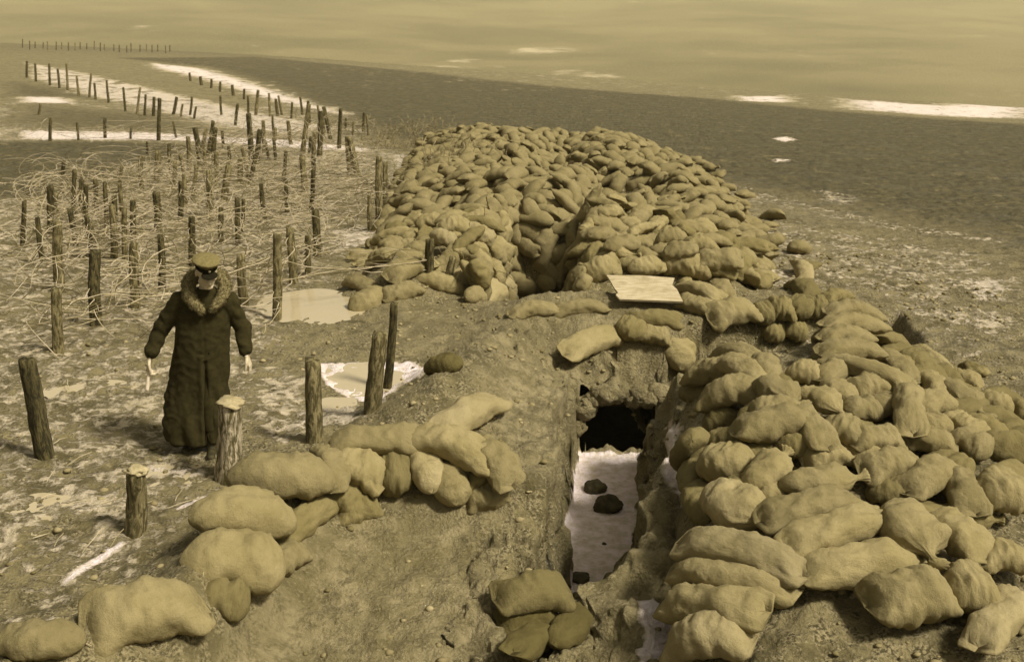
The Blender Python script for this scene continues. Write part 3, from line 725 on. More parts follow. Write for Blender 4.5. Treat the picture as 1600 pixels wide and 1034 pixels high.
# ---------------------------------------------------------------- stakes
def stake_mesh(seed, h, r, capped=False):
    rg = np.random.default_rng(seed); n = 14; m = max(8, int(h / .07)); V = []; bend = rg.uniform(-.02, .02, 2)
    for j in range(m + 1):
        t_ = j / m; rr = r * (1.08 - .16 * t_)
        for i in range(n):
            a = i / n * math.tau; q = rr * (1 + .10 * math.sin(3 * a + seed) + .14 * float(noise3(math.cos(a) * 1.5 + seed, math.sin(a) * 1.5, t_ * h * 9)))
            V.append((q * math.cos(a) + bend[0] * math.sin(3 * t_) + .012 * math.sin(7 * t_ + seed), q * math.sin(a) + bend[1] * math.sin(3 * t_), t_ * h - .12 + (rg.uniform(-.02, .02) if j == m else 0)))
    F_ = [(j * n + i, j * n + (i + 1) % n, (j + 1) * n + (i + 1) % n, (j + 1) * n + i) for j in range(m) for i in range(n)]
    V.append((0, 0, h - .105)); k = len(V) - 1
    F_ += [(m * n + i, m * n + (i + 1) % n, k) for i in range(n)]
    me = bpy.data.meshes.new('stake'); me.from_pydata(V, [], F_); me.update(); smooth(me); return me
STK = []
def stake(xb, yb, xt, yt, wpx, label=None, mat=None, cap=False, group='stakes of the wire field', seed=None):
    c = hit(xb, yb); dep = c.y * cp - (c.z - H) * sp_
    # top: on the vertical plane through the foot facing the camera
    d = Vector(ray(xt, yt)); s = c.y / d.y; top = Vector((0, 0, H)) + d * s
    ax = top - c; h = ax.length; r = max(wpx / (F / dep) / 2, .022)
    me = stake_mesh(seed or int(xb * 7 + yb), h + .12, r)
    me.materials.append(mat or random.choice([MBK, MBK, MBK2]))
    o = link('stake', me); o.location = c; o.rotation_euler = ax.to_track_quat('Z', 'Y').to_euler()
    tag(o, label, 'stake', group)
    if cap:
        bm = bmesh.new(); bmesh.ops.create_icosphere(bm, subdivisions=3, radius=1)
        for v in bm.verts:
            v.co = Vector((v.co.x * r * 1.12, v.co.y * r * 1.12, v.co.z * .035)) * (1 + .45 * float(noise3(v.co.x * 2 + xb, v.co.y * 2, v.co.z * 2)))
        m2 = bpy.data.meshes.new('broken_top'); bm.to_mesh(m2); bm.free(); smooth(m2)
        q = link('broken_top', m2, MCUT, o); q.location = (0, 0, h + .02)
    STK.append((o, c, h)); return o
NS = [
 (432,500,433,366,14,'upright dark stake at the left edge of the reflecting puddle',MBK2),
 (458,447,452,356,13,'stake just right of the one at the puddle edge, leaning slightly left',MBK2),
 (482,430,481,368,10,'short thin stake behind the reflecting puddle',MBK2),
 (495,398,492,328,12,'dark stake behind and above the reflecting puddle, tapering at its foot',MBK),
 (491,690,488,562,25,'thick cut stake left of the melting pool, just behind the parapet bags',MBK2),
 (580,645,594,520,25,'thick stake leaning right at the near edge of the melting pool',MBK2),
 (606,605,616,474,13,'taller thin stake right behind the thick leaning one at the melting pool',MBK),
 (672,446,672,374,14,'black stake among the sandbags left of the far trench',MBK),
 (698,450,708,402,12,'short leaning stake right of the black one among the sandbags',MBK2),
 (356,748,360,632,38,'thick stump with pale flaking bark in front of the walking man',MBK3),
 (212,832,213,738,31,'sawn short stump with a pale broken top, lower left',MBK2),
 (72,715,42,560,27,'dark thick stake leaning left at the left edge of the picture',MBK),
 (151,508,149,392,18,'split dark stake left of the walking man, wrapped in wire',MBK),
 (90,552,87,452,16,'stake near the left edge, lower of two in line',MBK2),
 (212,482,209,380,14,'stake with a pale rag at its top between the split stake and the man',MBK2),
 (592,342,592,246,11,'tall stake of the pair beside the snow left of the far heap',MBK2),
 (603,322,602,254,8,'thinner stake of the pair beside the snow left of the far heap',MBK2),
 (578,360,577,306,7,'thin short stake below the pair beside the snow',MBK2),
 (382,480,376,398,14,'stake directly behind the man , its top beside his cap',MBK2),
 (93,455,90,348,15,'stake near the left edge, upper of two in line',MBK2),
]
for a in NS: stake(a[0], a[1], a[2], a[3], a[4], a[5], a[6], cap=(a[5].startswith('sawn') or 'pale flaking' in a[5]))
MS = [(78,221,78,185,4),(122,220,121,192,3),(164,216,164,185,4),(204,218,204,201,3),(248,220,250,154,5),(245,282,244,236,8),(247,361,245,301,10),(267,273,266,225,5),(295,270,294,214,6),
 (313,260,312,200,7),(324,246,324,189,5),(333,252,332,200,6),(222,295,221,244,6),(188,306,187,257,4),(116,346,116,266,6),(149,325,148,281,6),(80,366,79,290,9),(145,402,144,350,9),
 (178,405,177,321,9),(207,380,206,314,8),(253,451,252,368,9),(282,348,281,284,7),(302,415,300,339,9),(328,337,330,266,8),(350,314,350,258,9),(374,285,374,247,7),(346,382,345,325,7),
 (371,382,370,310,7),(378,366,378,312,5),(414,348,414,288,6),(449,333,449,280,6),(394,252,393,178,7),(402,256,401,203,7),(412,240,411,189,5),(455,226,455,189,5),(469,262,468,163,6),(476,302,475,245,8),
 (487,333,486,266,6),(490,240,489,207,6),(499,245,501,174,7),(530,233,530,170,5),(548,271,547,214,8),(558,274,557,216,8),(516,218,515,167,5),(36,386,35,314,6),(60,180,60,162,3),
 (400,181,400,141,4),(422,182,421,146,3),(434,182,434,155,4),(441,180,441,150,3),(382,156,381,139,3),(364,150,364,133,4),(344,144,344,128,3),(330,138,330,124,3),(315,134,315,120,4),(298,127,298,114,3),
 (214,179,214,137,3),(226,181,226,148,3),(240,182,240,152,4),(196,174,196,137,3),(170,161,170,126,3),(149,156,149,130,3),(140,153,140,115,3),(123,150,122,119,3),(106,142,105,100,3),(93,138,92,108,3),
 (78,134,78,100,3),(56,128,56,100,3),(42,122,42,96,3),(271,180,271,152,4),(283,183,283,163,3),(297,180,297,152,3),(304,186,304,167,3),(346,180,346,150,3),(368,197,368,163,4),(388,184,387,150,3),
 (484,196,484,158,4),(472,180,472,152,3),(455,186,455,160,3),(500,200,500,165,3),(540,205,540,185,3),(552,212,552,190,3),(568,206,568,176,4),(575,212,574,180,3),(428,212,428,180,3),(350,232,350,205,4),(275,215,275,190,3),(230,240,230,222,3)]
far_items = []
for _ in range(42):
    u = random.uniform(60, 600); v = random.uniform(215, 420)
    if u > 300 + (420 - v) * 1.4 or u < 60 or (u < 240 and v < 300): continue
    MS.append((u, v, u + random.gauss(0, 3), v - (22 + (v - 215) * .28) * random.uniform(.8, 1.2), random.uniform(3, 5) + (v - 215) * .015))
for i, (xb, yb, xt, yt, wp) in enumerate(MS):
    xt += random.gauss(0, .10) * (yb - yt); wp *= 1.2
    o = stake(xb, yb, xt, yt, wp, 'stake'); far_items.append((o, xb, yb))
# faint rows on the far left slope
for k in range(24):
    xb = 36 + k * 10 + random.uniform(-3, 3); yb = 76 + k * .3 + random.uniform(-2, 2)
    o = stake(xb, yb, xb, yb - random.uniform(9, 14), 1.5, 'stake'); far_items.append((o, xb, yb))
rank_labels(far_items, 32, 'wire field stake, {c} from left in {r} row from the near side')

# ---------------------------------------------------------------- barbed wire tangle (countless strands, one curve object)
def wire_obj(name, label, strands, rad, mat=MWIRE):
    cu = bpy.data.curves.new(name, 'CURVE'); cu.dimensions = '3D'; cu.bevel_depth = rad; cu.bevel_resolution = 0; cu.resolution_u = 2
    for pts in strands:
        s = cu.splines.new('POLY'); s.points.add(len(pts) - 1)
        for q, p in zip(s.points, pts): q.co = (p[0], p[1], p[2], 1); q.radius = p[3] if len(p) > 3 else 1
    o = bpy.data.objects.new(name, cu); col.objects.link(o); cu.materials.append(mat); tag(o, label, 'wire', kind='stuff'); return o
ST = []
near_stakes = [(c, h) for o, c, h in STK if c.x < -1.2 and 10.5 < c.y < 55 and not (9.5 < c.y < 12.5 and c.x > -3)]
def strand(a, b, sag, wig, n=14):
    pts = []; s1, s2 = random.uniform(0, 50), random.uniform(0, 50)
    for i in range(n + 1):
        t_ = i / n; p = a.lerp(b, t_); p = p + Vector((0, 0, -sag * 4 * t_ * (1 - t_)))
        w_ = wig * math.sin(math.pi * t_)
        p = p + Vector((w_ * float(noise3(t_ * 4 + s1, 0, s2)), w_ * float(noise3(t_ * 4 + s2, 5, s1)), .8 * w_ * float(noise3(t_ * 4, s1, s2))))
        g = float(base(p.x, p.y)) + .02; pts.append((p.x, p.y, max(p.z, g)))
    return pts
for c, h in near_stakes:
    nb = sorted(near_stakes, key=lambda q: (q[0] - c).length)[1:9]
    for q, hq in nb:
        if (q - c).length > 7: continue
        if random.random() < .75:
            za, zb = random.uniform(.35, 1) * (h - .1), random.uniform(.35, 1) * (hq - .1)
            ST.append(strand(c + Vector((0, 0, za)), q + Vector((0, 0, zb)), random.uniform(0, .25), random.uniform(.1, .45)))
    for k in range(3):   # slack ends and anchors to the ground
        a = random.uniform(0, math.tau); L_ = random.uniform(.6, 2.2); e = c + Vector((L_ * math.cos(a), L_ * math.sin(a), 0)); e.z = float(base(e.x, e.y)) + random.uniform(0, .3)
        ST.append(strand(c + Vector((0, 0, random.uniform(.3, 1) * h)), e, random.uniform(-.15, .15), .4, 10))
def in_field(x, y):
    u, v = proj(x, y, float(base(x, y))); return 20 < u < 600 and 265 < v < 560 and not (u > 400 and v > 440) and not (u > 520 and v > 360) and not (u > 230 and v > 520)
for _ in range(1500):   # loops and coils lying between the stakes
    x = random.uniform(-13, -1.6); y = random.uniform(11.5, 34)
    if not in_field(x, y): continue
    z = float(base(x, y)); r_ = random.uniform(.25, .8); a0 = random.uniform(0, math.tau); sp2 = random.uniform(1.5, 5.5)
    tilt = random.uniform(.1, 1.1); az = random.uniform(0, math.tau); n_ = 12; ax1 = Vector((math.cos(az), math.sin(az), 0)); ax2 = Vector((-math.sin(az) * math.cos(tilt), math.cos(az) * math.cos(tilt), math.sin(tilt)))
    cz = z + random.uniform(.05, .75); dr = Vector((random.uniform(-.7, .7), random.uniform(-.7, .7), random.uniform(-.2, .2)))
    pts = []
    for i in range(n_ + 1):
        a = a0 + sp2 * i / n_; p = Vector((x, y, cz)) + ax1 * r_ * math.cos(a) + ax2 * r_ * .7 * math.sin(a) + dr * (i / n_); pts.append((p.x, p.y, max(p.z, z + .02)))
    ST.append(pts)
print('wire strands', len(ST))
random.shuffle(ST); h2 = int(len(ST) * .6)
wire_obj('barbed_wire_tangle', 'pale tangle of barbed wire strung between the stakes left of the trench', ST[:h2], .0055)
wire_obj('rusty_wire_tangle', 'darker rusty barbed wire strands running through the pale tangle left of the trench', ST[h2:], .0045, plain('rusty wire', .09, .8, .2, .4, 3))
# brush and wire thrown beside the far heap
BR = []
for cxp, cyp, wd, ht, n_ in ((700, 262, 2.0, .95, 90), (620, 232, 2.6, .8, 110), (650, 210, 3.0, .9, 90), (560, 300, 1.2, .5, 20)):
    c = hit(cxp, cyp)
    for _ in range(n_):
        a = c + Vector((random.gauss(0, wd * .35), random.gauss(0, .6), 0)); a.z = float(hmac(a.x, a.y))
        d = Vector((random.gauss(0, .5), random.gauss(0, .4), random.uniform(.3, 1))).normalized() * random.uniform(.4, 1.15) * ht
        BR.append(strand(a, a + d, random.uniform(-.2, .1), .25, 7))
wire_obj('brushwood', 'dry brushwood and loose wire heaped against the left side of the far heap', BR, .009, plain('dry twigs', .2, .9, .1, .5, 2))
TW = []
for _ in range(26):      # dry stems and peeled sticks on the near ground
    u = random.uniform(20, 330); v = random.uniform(540, 1000)
    c = hit(u, v)
    if c.x > -.2: continue
    a = random.gauss(.6, .6); L_ = random.uniform(.08, .32); e = c + Vector((math.cos(a) * L_, math.sin(a) * L_, 0)); e.z = float(hmac(e.x, e.y)) + random.uniform(.02, .10); c.z += .03
    TW.append(strand(c, e, -.01, .015, 4))
wire_obj('fallen_twigs', 'pale dry twigs and bark strips scattered on the near mud', TW, .004, plain('peeled twigs', .30, .8, .1, .4, 3))

# ---------------------------------------------------------------- small things on the ground
def clod(name, u, v, wpx, hpx, mat, label, cat, seed, lift=0.0):
    c = hit(u, v); dep = c.y * cp - (c.z - H) * sp_; ppm = F / dep
    bm = bmesh.new(); bmesh.ops.create_icosphere(bm, subdivisions=4, radius=1)
    for q in bm.verts:
        k = 1 + .28 * float(noise3(q.co.x * 1.3 + seed, q.co.y * 1.3, q.co.z * 1.3)) + .10 * float(noise3(q.co.x * 4, q.co.y * 4 + seed, q.co.z * 4))
        q.co = Vector((q.co.x * wpx / ppm / 2, q.co.y * wpx / ppm / 2 * .9, q.co.z * hpx / ppm / 2)) * k
    me = bpy.data.meshes.new(name); bm.to_mesh(me); bm.free(); smooth(me)
    o = link(name, me, mat); o.location = c + Vector((0, 0, lift + hpx / ppm * .18)); tag(o, label, cat); return o
MCL = plain('wet clod', .035, .8, .3, .5, 9, .03); MCL2 = plain('dry clod', .12, .95, .1, .5, 9, .04)
clod('mud_clod', 929, 766, 34, 26, MCL, 'dark round clod on the white trench floor, the farther of two', 'mud clod', 1)
clod('mud_clod', 951, 795, 44, 32, MCL, 'dark angular clod on the white trench floor, the nearer of two', 'mud clod', 5)
clod('mud_clod', 944, 850, 7, 5, MCL, 'tiny dark clod in the middle of the white trench floor', 'mud clod', 8)
clod('mud_clod', 1556, 692, 52, 30, MCL, 'round dark lump on the ground at the right edge of the picture', 'mud clod', 11)
clod('mud_clod', 1520, 586, 46, 30, MCL2, 'rough grey clod of soil on the field side of the right heap', 'mud clod', 14)
clod('mud_clod', 905, 905, 34, 14, MCL, 'crumbled dark earth at the near left corner of the trench floor', 'mud clod', 17)
clod('sandbag', 1262, 420, 40, 20, MBM, 'stray dark sandbag on pale ground right of the far heap', 'sandbag', 21)
clod('sandbag', 1202, 354, 26, 12, MB_, 'small stray sandbag out in the field right of the far heap', 'sandbag', 24)

# clods and crumbs of soil, countless
bm = bmesh.new(); bmesh.ops.create_icosphere(bm, subdivisions=1, radius=1); IV = np.array([v.co[:] for v in bm.verts]); IF = [tuple(v.index for v in f.verts) for f in bm.faces]; bm.free()
N = 9000; gx = rng.uniform(-7, 7.5, N); gy = 5 + 15 * rng.random(N) ** 1.3; gz = hmac(gx, gy)
den = .45 + .5 * (fbm(gx * .7, gy * .7, 9, 2)); keep = (rng.random(N) < den * np.where(gx > -1.6, 1, .25)) & (gz > -1.2); gx, gy, gz = gx[keep], gy[keep], gz[keep]
sz = rng.gamma(2.0, .008, len(gx)) + .008; sz = np.minimum(sz, .034)
Vc = []; Fc = []
for i in range(len(gx)):
    k = IV * (1 + rng.uniform(-.35, .35, (len(IV), 1))) * sz[i] * np.array([1.2, 1.0, .65]); Vc.append(k + [gx[i], gy[i], gz[i] + .012]); Fc.append(np.array(IF) + i * len(IV))
me = mesh_np('soil_crumbs', np.vstack(Vc), np.vstack(Fc)); o = link('soil_crumbs', me, plain('crumbs', .18, .95, .1, .5, .9))
tag(o, 'crumbs and small clods of soil strewn over the mud', 'soil', kind='stuff')

def slab(name, px, z_tilt, th, mat, label, cat, lift):
    cu, cv = sum(p[0] for p in px) / len(px), sum(p[1] for p in px) / len(px); c = hit(cu, cv, lift); n = Vector(z_tilt).normalized(); o0 = Vector((0, 0, H)); P = []
    for u, v in px:
        d = Vector(ray(u, v)); P.append(o0 + d * ((c - o0).dot(n) / d.dot(n)) - c)
    bm = bmesh.new(); a = [bm.verts.new(p) for p in P]; b = [bm.verts.new(p - n * th) for p in P]
    bm.faces.new(a); bm.faces.new(b[::-1]); m = len(P)
    for i in range(m): bm.faces.new((a[i], b[i], b[(i + 1) % m], a[(i + 1) % m]))
    bmesh.ops.recalc_face_normals(bm, faces=bm.faces); me = bpy.data.meshes.new(name); bm.to_mesh(me); bm.free(); o = link(name, me, mat); o.location = c; tag(o, label, cat); return o
slab('board', [(968,467),(962,460),(966,457),(960,450),(955,441),(948,430),(1000,430),(1054,434),(1050,445),(1058,452),(1067,471)], (0.02, -.30, 1), .03, MBOARD, 'pale flat board with a jagged left end lying below the far heap', 'board', .16)
slab('board', [(880,433),(893,432),(895,437),(882,441)], (0, -.4, 1), .02, MBOARD, 'small pale scrap of board beside the dark far trench entrance', 'board', .1)
0 and wire_obj('distant_bushes', 'thin leafless bushes beside the snow patches in the valley',
    [strand(c + Vector((dx, 0, 0)), c + Vector((dx * 1.4, 0, hgt)), 0, .6, 5) if False else [(c.x + dx, c.y, c.z), (c.x + dx * 1.2, c.y, c.z + hgt * .5), (c.x + dx * 1.5 + random.gauss(0, 1), c.y, c.z + hgt)]
     for (u, v, n_, wd) in ((1215, 158, 60, 7), (1285, 164, 90, 12), (1120, 150, 50, 9)) for c in [hit(u, v)] for _ in range(n_) for dx in [random.gauss(0, wd * .5)] for hgt in [random.uniform(1.5, 5)]], .12, plain('bare bush', .08, .9, .1, .2, 1))

# ---------------------------------------------------------------- the walking man
class Blob:
    def __init__(s): s.bm = bmesh.new()
    def ell(s, c, r, M=None):
        m = Matrix.Translation(c) @ (M or Matrix()) @ Matrix.Diagonal((r[0], r[1], r[2], 1)); bmesh.ops.create_icosphere(s.bm, subdivisions=3, radius=1, matrix=m)
    def cap(s, a, b, r1, r2):
        a, b = Vector(a), Vector(b); s.ell(a, (r1,) * 3); s.ell(b, (r2,) * 3); d = b - a
        if d.length < 1e-5: return
        m = Matrix.Translation((a + b) / 2) @ d.to_track_quat('Z', 'Y').to_matrix().to_4x4()
        bmesh.ops.create_cone(s.bm, cap_ends=True, segments=20, radius1=r1, radius2=r2, depth=d.length, matrix=m)
    def chain(s, pts):
        for (a, ra), (b, rb) in zip(pts, pts[1:]): s.cap(a, b, ra, rb)
    def loft(s, rings, n=40):
        rr = []
        for (z, cx, cy, rx, ry) in rings: rr.append([s.bm.verts.new((cx + rx * math.cos(i / n * math.tau), cy + ry * math.sin(i / n * math.tau), z)) for i in range(n)])
        for a, b in zip(rr, rr[1:]):
            for i in range(n): s.bm.faces.new((a[i], a[(i + 1) % n], b[(i + 1) % n], b[i]))
        s.bm.faces.new(rr[0][::-1]); s.bm.faces.new(rr[-1])
    def xf(s, M): bmesh.ops.transform(s.bm, matrix=M, verts=s.bm.verts)
    def add(s, o):
        me = bpy.data.meshes.new('t'); o.bm.to_mesh(me); s.bm.from_mesh(me); bpy.data.meshes.remove(me)
    def done(s, name, vox, mat, parent, disp=None, sm=0):
        bmesh.ops.recalc_face_normals(s.bm, faces=s.bm.faces)
        me = bpy.data.meshes.new(name); s.bm.to_mesh(me); s.bm.free(); t_ = bpy.data.objects.new('t', me); col.objects.link(t_)
        md = t_.modifiers.new('r', 'REMESH'); md.mode = 'VOXEL'; md.voxel_size = vox
        m2 = t_.modifiers.new('s', 'SMOOTH'); m2.iterations = 3 + sm; m2.factor = .5
        dg = bpy.context.evaluated_depsgraph_get(); dg.update(); out = bpy.data.meshes.new_from_object(t_.evaluated_get(dg)); bpy.data.objects.remove(t_)
        if disp:
            n = len(out.vertices); co = np.zeros(n * 3, np.float32); out.vertices.foreach_get('co', co); co = co.reshape(-1, 3)
            no = np.zeros(n * 3, np.float32); out.vertices.foreach_get('normal', no); no = no.reshape(-1, 3)
            co = co + no * disp(co, no)[:, None]; out.vertices.foreach_set('co', co.astype(np.float32).ravel()); out.update()
        out.materials.clear(); out.name = name; smooth(out); return link(name, out, mat, parent)
MSKIN = plain('skin', .40, .6, .3, .06, 30); MCOAT = plain('heavy wool coat', .024, .95, .12, .22, 30, .004); MFUR = plain('fur', .14, .95, .1, .6, 90, .01)
MCAPC = plain('cap cloth', .13, .9, .1, .15, 50, .003); MLEA = plain('dark leather', .008, .85, .1, .3, 20); MTRO = plain('muddy boot leather', .03, .7, .3, .5, 20)
foot = hit(314, 702)
man = bpy.data.objects.new('person', None); col.objects.link(man); man.location = foot; man.rotation_euler = (0, 0, R(4))
tag(man, 'man in a long dark coat with fur collar and peaked cap walking head down', 'person')
LEAN = lambda z: .03 + .12 * z / 1.5
HM = Matrix.Translation((.215, -.125, 1.765)) @ Matrix.Rotation(R(24), 4, 'Z') @ Matrix.Rotation(R(22), 4, 'X') @ Matrix.Scale(1.08, 4)
hd = Blob()
hd.ell((0, .01, .03), (.077, .095, .105)); hd.ell((0, -.026, -.042), (.064, .072, .072)); hd.ell((0, -.084, -.092), (.022, .018, .018))
hd.cap((0, -.092, .022), (0, -.118, -.026), .010, .013); hd.ell((.012, -.104, -.03), (.009,) * 3); hd.ell((-.012, -.104, -.03), (.009,) * 3)
hd.cap((-.034, -.086, .036), (.034, -.086, .036), .012, .012)
for sx in (-1, 1):
    hd.ell((sx * .046, -.066, -.012), (.024, .022, .022)); hd.ell((sx * .080, .012, .0), (.010, .019, .032)); hd.cap((sx * .05, -.02, -.06), (sx * .02, -.078, -.092), .022, .018)
hd.cap((-.018, -.096, -.054), (.018, -.096, -.054), .006, .006); hd.cap((-.015, -.094, -.066), (.015, -.094, -.066), .007, .007)
hd.xf(HM)
body = Blob(); body.add(hd)
body.cap((.15, .0, 1.52), (.205, -.07, 1.68), .062, .058)
body.loft([(.95, .09, 0, .15, .11), (1.2, .11, 0, .16, .12), (1.42, .13, 0, .17, .11), (1.54, .15, 0, .08, .07)])
SH = {-1: (-.07, .0, 1.47), 1: (.36, .0, 1.47)}; EL = {-1: (-.27, .03, 1.20), 1: (.47, .04, 1.20)}; WR = {-1: (-.37, -.05, .965), 1: (.50, -.05, .965)}
for sx in (-1, 1):
    body.cap(SH[sx], EL[sx], .05, .042); body.cap(EL[sx], WR[sx], .042, .029)
    hand = Blob()
    w_ = Vector(WR[sx]); out = Vector((sx * .25, 0, -1)).normalized(); fwd = Vector((0, -1, 0)); side = Vector((sx, 0, .25)).normalized()
    pc = w_ + out * .055
    for i, (dy, ln, k) in enumerate(((-.030, .072, .9), (-.010, .082, 1), (.011, .077, .96), (.031, .060, .82))):   # index at the front
        a = w_ + out * .012 + Vector((0, dy * .6, 0)); b = w_ + out * .095 + Vector((0, dy, 0)); hand.cap(a, b, .015, .0125)
        curl = .45 if sx > 0 else .8; p = b; ang = 0; r_ = .0115 * k
        for sgm, fr in enumerate((.45, .32, .25)):
            ang += curl * (.5 + .25 * sgm); d = out * math.cos(ang) - side * math.sin(ang); q = p + d * ln * fr; hand.cap(p, q, r_, r_ * .9); p = q; r_ *= .9
    t0 = w_ + out * .03 + Vector((0, -.022, 0)); t1 = t0 + out * .028 + Vector((0, -.026, 0)) - side * .008; t2 = t1 + out * .032 - side * .014 + Vector((0, -.006, 0)); t3 = t2 + out * .024 - side * .012
    hand.chain([(t0, .015), (t1, .0125), (t2, .0105), (t3, .0085)])
    hand.xf(Matrix.Translation(w_) @ Matrix.Scale(1.18, 4) @ Matrix.Translation(-w_)); body.add(hand)
for sx, fx, fy in ((-1, -.10, .05), (1, .13, -.12)):
    body.cap((.09 + sx * .09, 0, .95), (fx * .9 + .02, fy * .6 - .05, .52), .085, .06); body.cap((fx * .9 + .02, fy * .6 - .05, .52), (fx, fy, .10), .055, .042)
body.done('body', .0045, MSKIN, man)
for sx in (-1, 1):
    e = Blob(); e.ell((sx * .030, -.084, .012), (.013, .010, .009)); e.xf(HM); e.done('eye', .003, MLEA, man)
tr = Blob()
for sx, fx, fy in ((-1, -.10, .05), (1, .13, -.12)):
    tr.cap((.09 + sx * .08, 0, .95), (fx * .9 + .02, fy * .6 - .05, .52), .10, .078); tr.cap((fx * .9 + .02, fy * .6 - .05, .52), (fx, fy, .28), .075, .07)
tr.done('trousers', .01, MCOAT, man)
bt = Blob(); bt.cap((-.10, .05, .34), (-.10, .05, .07), .062, .048); bt.cap((-.10, .06, .045), (-.12, -.12, .038), .045, .04); bt.done('boot', .008, MTRO, man)
bt = Blob(); bt.cap((.13, -.12, .34), (.13, -.12, .07), .062, .048); bt.cap((.13, -.11, .045), (.15, -.29, .038), .045, .04); bt.done('boot', .008, MTRO, man)
hr = Blob(); hr.ell((0, .035, .03), (.081, .085, .10)); hr.xf(HM); hr.done('hair', .006, plain('dark hair', .02, .8, .2, .3, 60, .003), man)
ct = Blob()
rings = [(.13, -.0, -.02, .30, .21), (.30, .0, -.02, .295, .205), (.6, .02, -.01, .275, .19), (.9, .07, 0, .262, .18), (1.02, .09, 0, .255, .175), (1.2, .115, 0, .25, .168), (1.38, .14, 0, .24, .155), (1.47, .15, 0, .20, .13), (1.54, .16, 0, .14, .11), (1.60, .17, -.02, .09, .09)]
ct.loft(rings)
for sx in (-1, 1):
    s0, e0, w0 = Vector(SH[sx]), Vector(EL[sx]), Vector(WR[sx]); ct.cap(s0 - Vector((sx * .07, 0, 0)), s0, .10, .09); ct.chain([(s0, .09), (e0, .074), (w0 + (e0 - w0) * .14, .062)])
def coat_disp(c, n):
    x, y, z = c[:, 0].astype(float), c[:, 1].astype(float), c[:, 2].astype(float); low = np.clip((1.05 - z) / .8, 0, 1); trunk = (x > -.22) & (x < .42)
    d = .010 * fbm(x * 6, y * 6, z * 4, 3) + low * .055 * fbm(x * 6.0 + z * 1.4, y * 6.0, z * .9, 2) + .006 * (1 - 2 * np.abs(noise3(x * 8, y * 8, z * 11)))
    xs = .155 + .04 * (z - 1.2); fr = (y < -.05) & trunk
    slit = np.exp(-((x - xs) / .014) ** 2) * fr * np.where(z < .95, 1, .18) * (z < 1.5); d = d - slit * (.02 + .07 * low)
    d = d + .02 * np.exp(-((x - xs + .035) / .03) ** 2) * fr * (z < 1.0)
    d = d + .005 * np.sin(z * 48 + x * 26 + 3 * noise3(x * 6, y * 6, z * 3)) * (~trunk)
    return d
ct.done('coat', .011, MCOAT, man, coat_disp, 1)
for k_ in range(4):
    b_ = Blob(); b_.ell((.185 + .0, -.165 + .012 * k_, 1.02 + .13 * k_), (.013, .006, .013)); b_.done('button', .004, MLEA, man)
cl = Blob(); hx = .19
cl.chain([((hx, .10, 1.70), .07), ((hx - .12, .06, 1.70), .068), ((hx - .165, -.02, 1.64), .062), ((hx - .145, -.12, 1.55), .056), ((hx - .07, -.175, 1.47), .045), ((hx - .035, -.185, 1.43), .036)])
cl.chain([((hx, .10, 1.70), .07), ((hx + .12, .06, 1.68), .066), ((hx + .165, -.02, 1.60), .058), ((hx + .145, -.12, 1.53), .052), ((hx + .09, -.17, 1.47), .044), ((hx + .07, -.18, 1.44), .036)])
fur = cl.done('fur_collar', .008, MFUR, man, lambda c, n: .012 * fbm(c[:, 0] * 22., c[:, 1] * 22., c[:, 2] * 22., 3))
FV = []; FF = []; pv = fur.data.vertices; nn_ = len(pv)
for i in range(5200):
    q = pv[random.randrange(nn_)]; d = (q.normal + Vector((random.gauss(0, .5), random.gauss(0, .5), random.gauss(-.3, .5)))).normalized(); s_ = d.cross(Vector((random.random(), random.random(), random.random()))).normalized() * .0022
    L_ = random.uniform(.012, .03); b = len(FV); FV += [tuple(q.co - s_), tuple(q.co + s_), tuple(q.co + d * L_)]; FF.append((b, b + 1, b + 2))
me = bpy.data.meshes.new('fur_pile'); me.from_pydata(FV, [], FF); me.update(); link('fur_pile', me, MFUR, fur)
cpb = Blob(); cpb.ell((0, .006, .075), (.092, .106, .050)); cpb.xf(HM); band = cpb.done('cap', .006, MLEA, man)
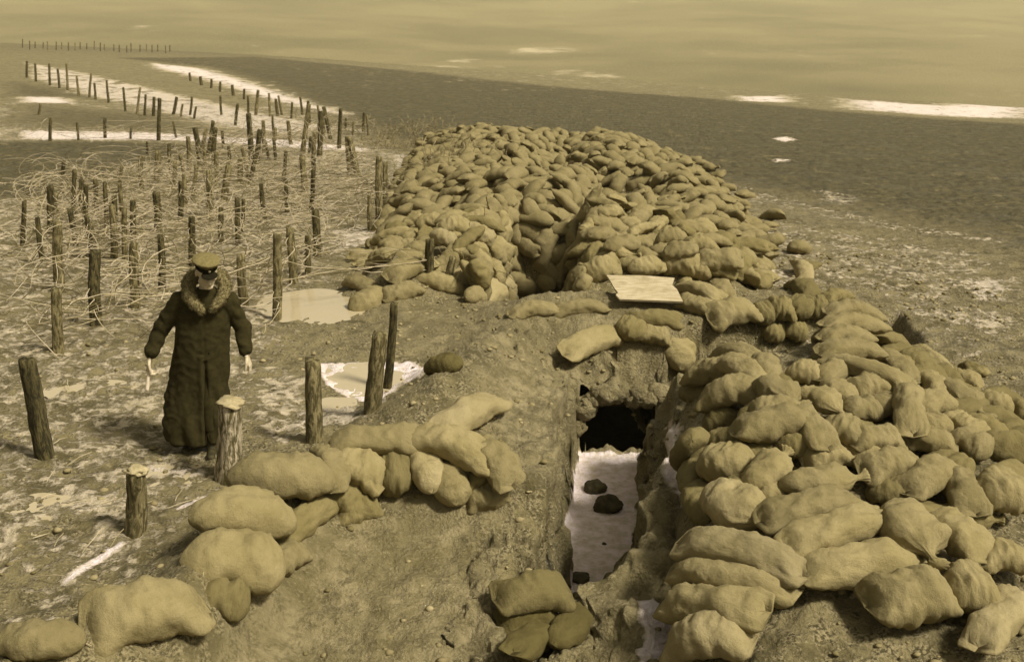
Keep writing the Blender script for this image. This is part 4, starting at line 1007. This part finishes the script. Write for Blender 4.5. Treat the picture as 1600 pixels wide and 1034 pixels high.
cpc = Blob(); cpc.ell((0, .005, .128), (.118, .126, .030), Matrix.Rotation(R(-6), 4, 'X')); cpc.ell((0, .01, .110), (.10, .112, .03)); cpc.xf(HM); q = cpc.done('cap_crown', .006, MCAPC, band, lambda c, n: .006 * fbm(c[:, 0] * 14., c[:, 1] * 14., c[:, 2] * 14., 2))
vz = Blob(); vz.ell((0, -.104, .047), (.070, .046, .008), Matrix.Rotation(R(24), 4, 'X')); vz.xf(HM); vz.done('visor', .004, MLEA, band)
bd = Blob(); bd.ell((0, -.102, .084), (.012, .006, .012)); bd.xf(HM); bd.done('badge', .003, MCUT, band)
# rolled paper in his right hand
hw = Vector(WR[-1]); mw = Matrix.Translation(man.location) @ Matrix.Rotation(man.rotation_euler.z, 4, 'Z')
a_ = mw @ (hw + Vector((-.012, -.02, -.06))); b_ = mw @ (hw + Vector((-.045, -.06, -.30)))
pb = Blob(); pb.cap(a_, b_, .010, .019); pp = pb.done('rolled_paper', .004, plain('paper', .5, .8, .2, .08, 20), None); tag(pp, 'pale rolled paper hanging from the walking man\'s right hand', 'paper')

# ---------------------------------------------------------------- air
ztop = max(float(ZM.max()) + 4, 8); zbot = float(ZM.min()) - 3
bm = bmesh.new(); bmesh.ops.create_cube(bm, size=1, matrix=Matrix.Translation((0, 2250, (ztop + zbot) / 2)) @ Matrix.Diagonal((7200, 4700, ztop - zbot, 1)))
me = bpy.data.meshes.new('haze'); bm.to_mesh(me); bm.free(); hzm = bpy.data.materials.new('haze'); hzm.use_nodes = True; t_ = hzm.node_tree; t_.nodes.remove(t_.nodes['Principled BSDF'])
pv_ = t_.nodes.new('ShaderNodeVolumePrincipled'); pv_.inputs['Color'].default_value = (1, .9, .58, 1); pv_.inputs['Density'].default_value = .0003; pv_.inputs['Anisotropy'].default_value = .1
t_.links.new(pv_.outputs[0], t_.nodes['Material Output'].inputs['Volume']); o = link('haze', me, hzm); tag(o, 'pale winter haze over the valley', 'haze', kind='stuff')
print('haze', zbot, ztop)
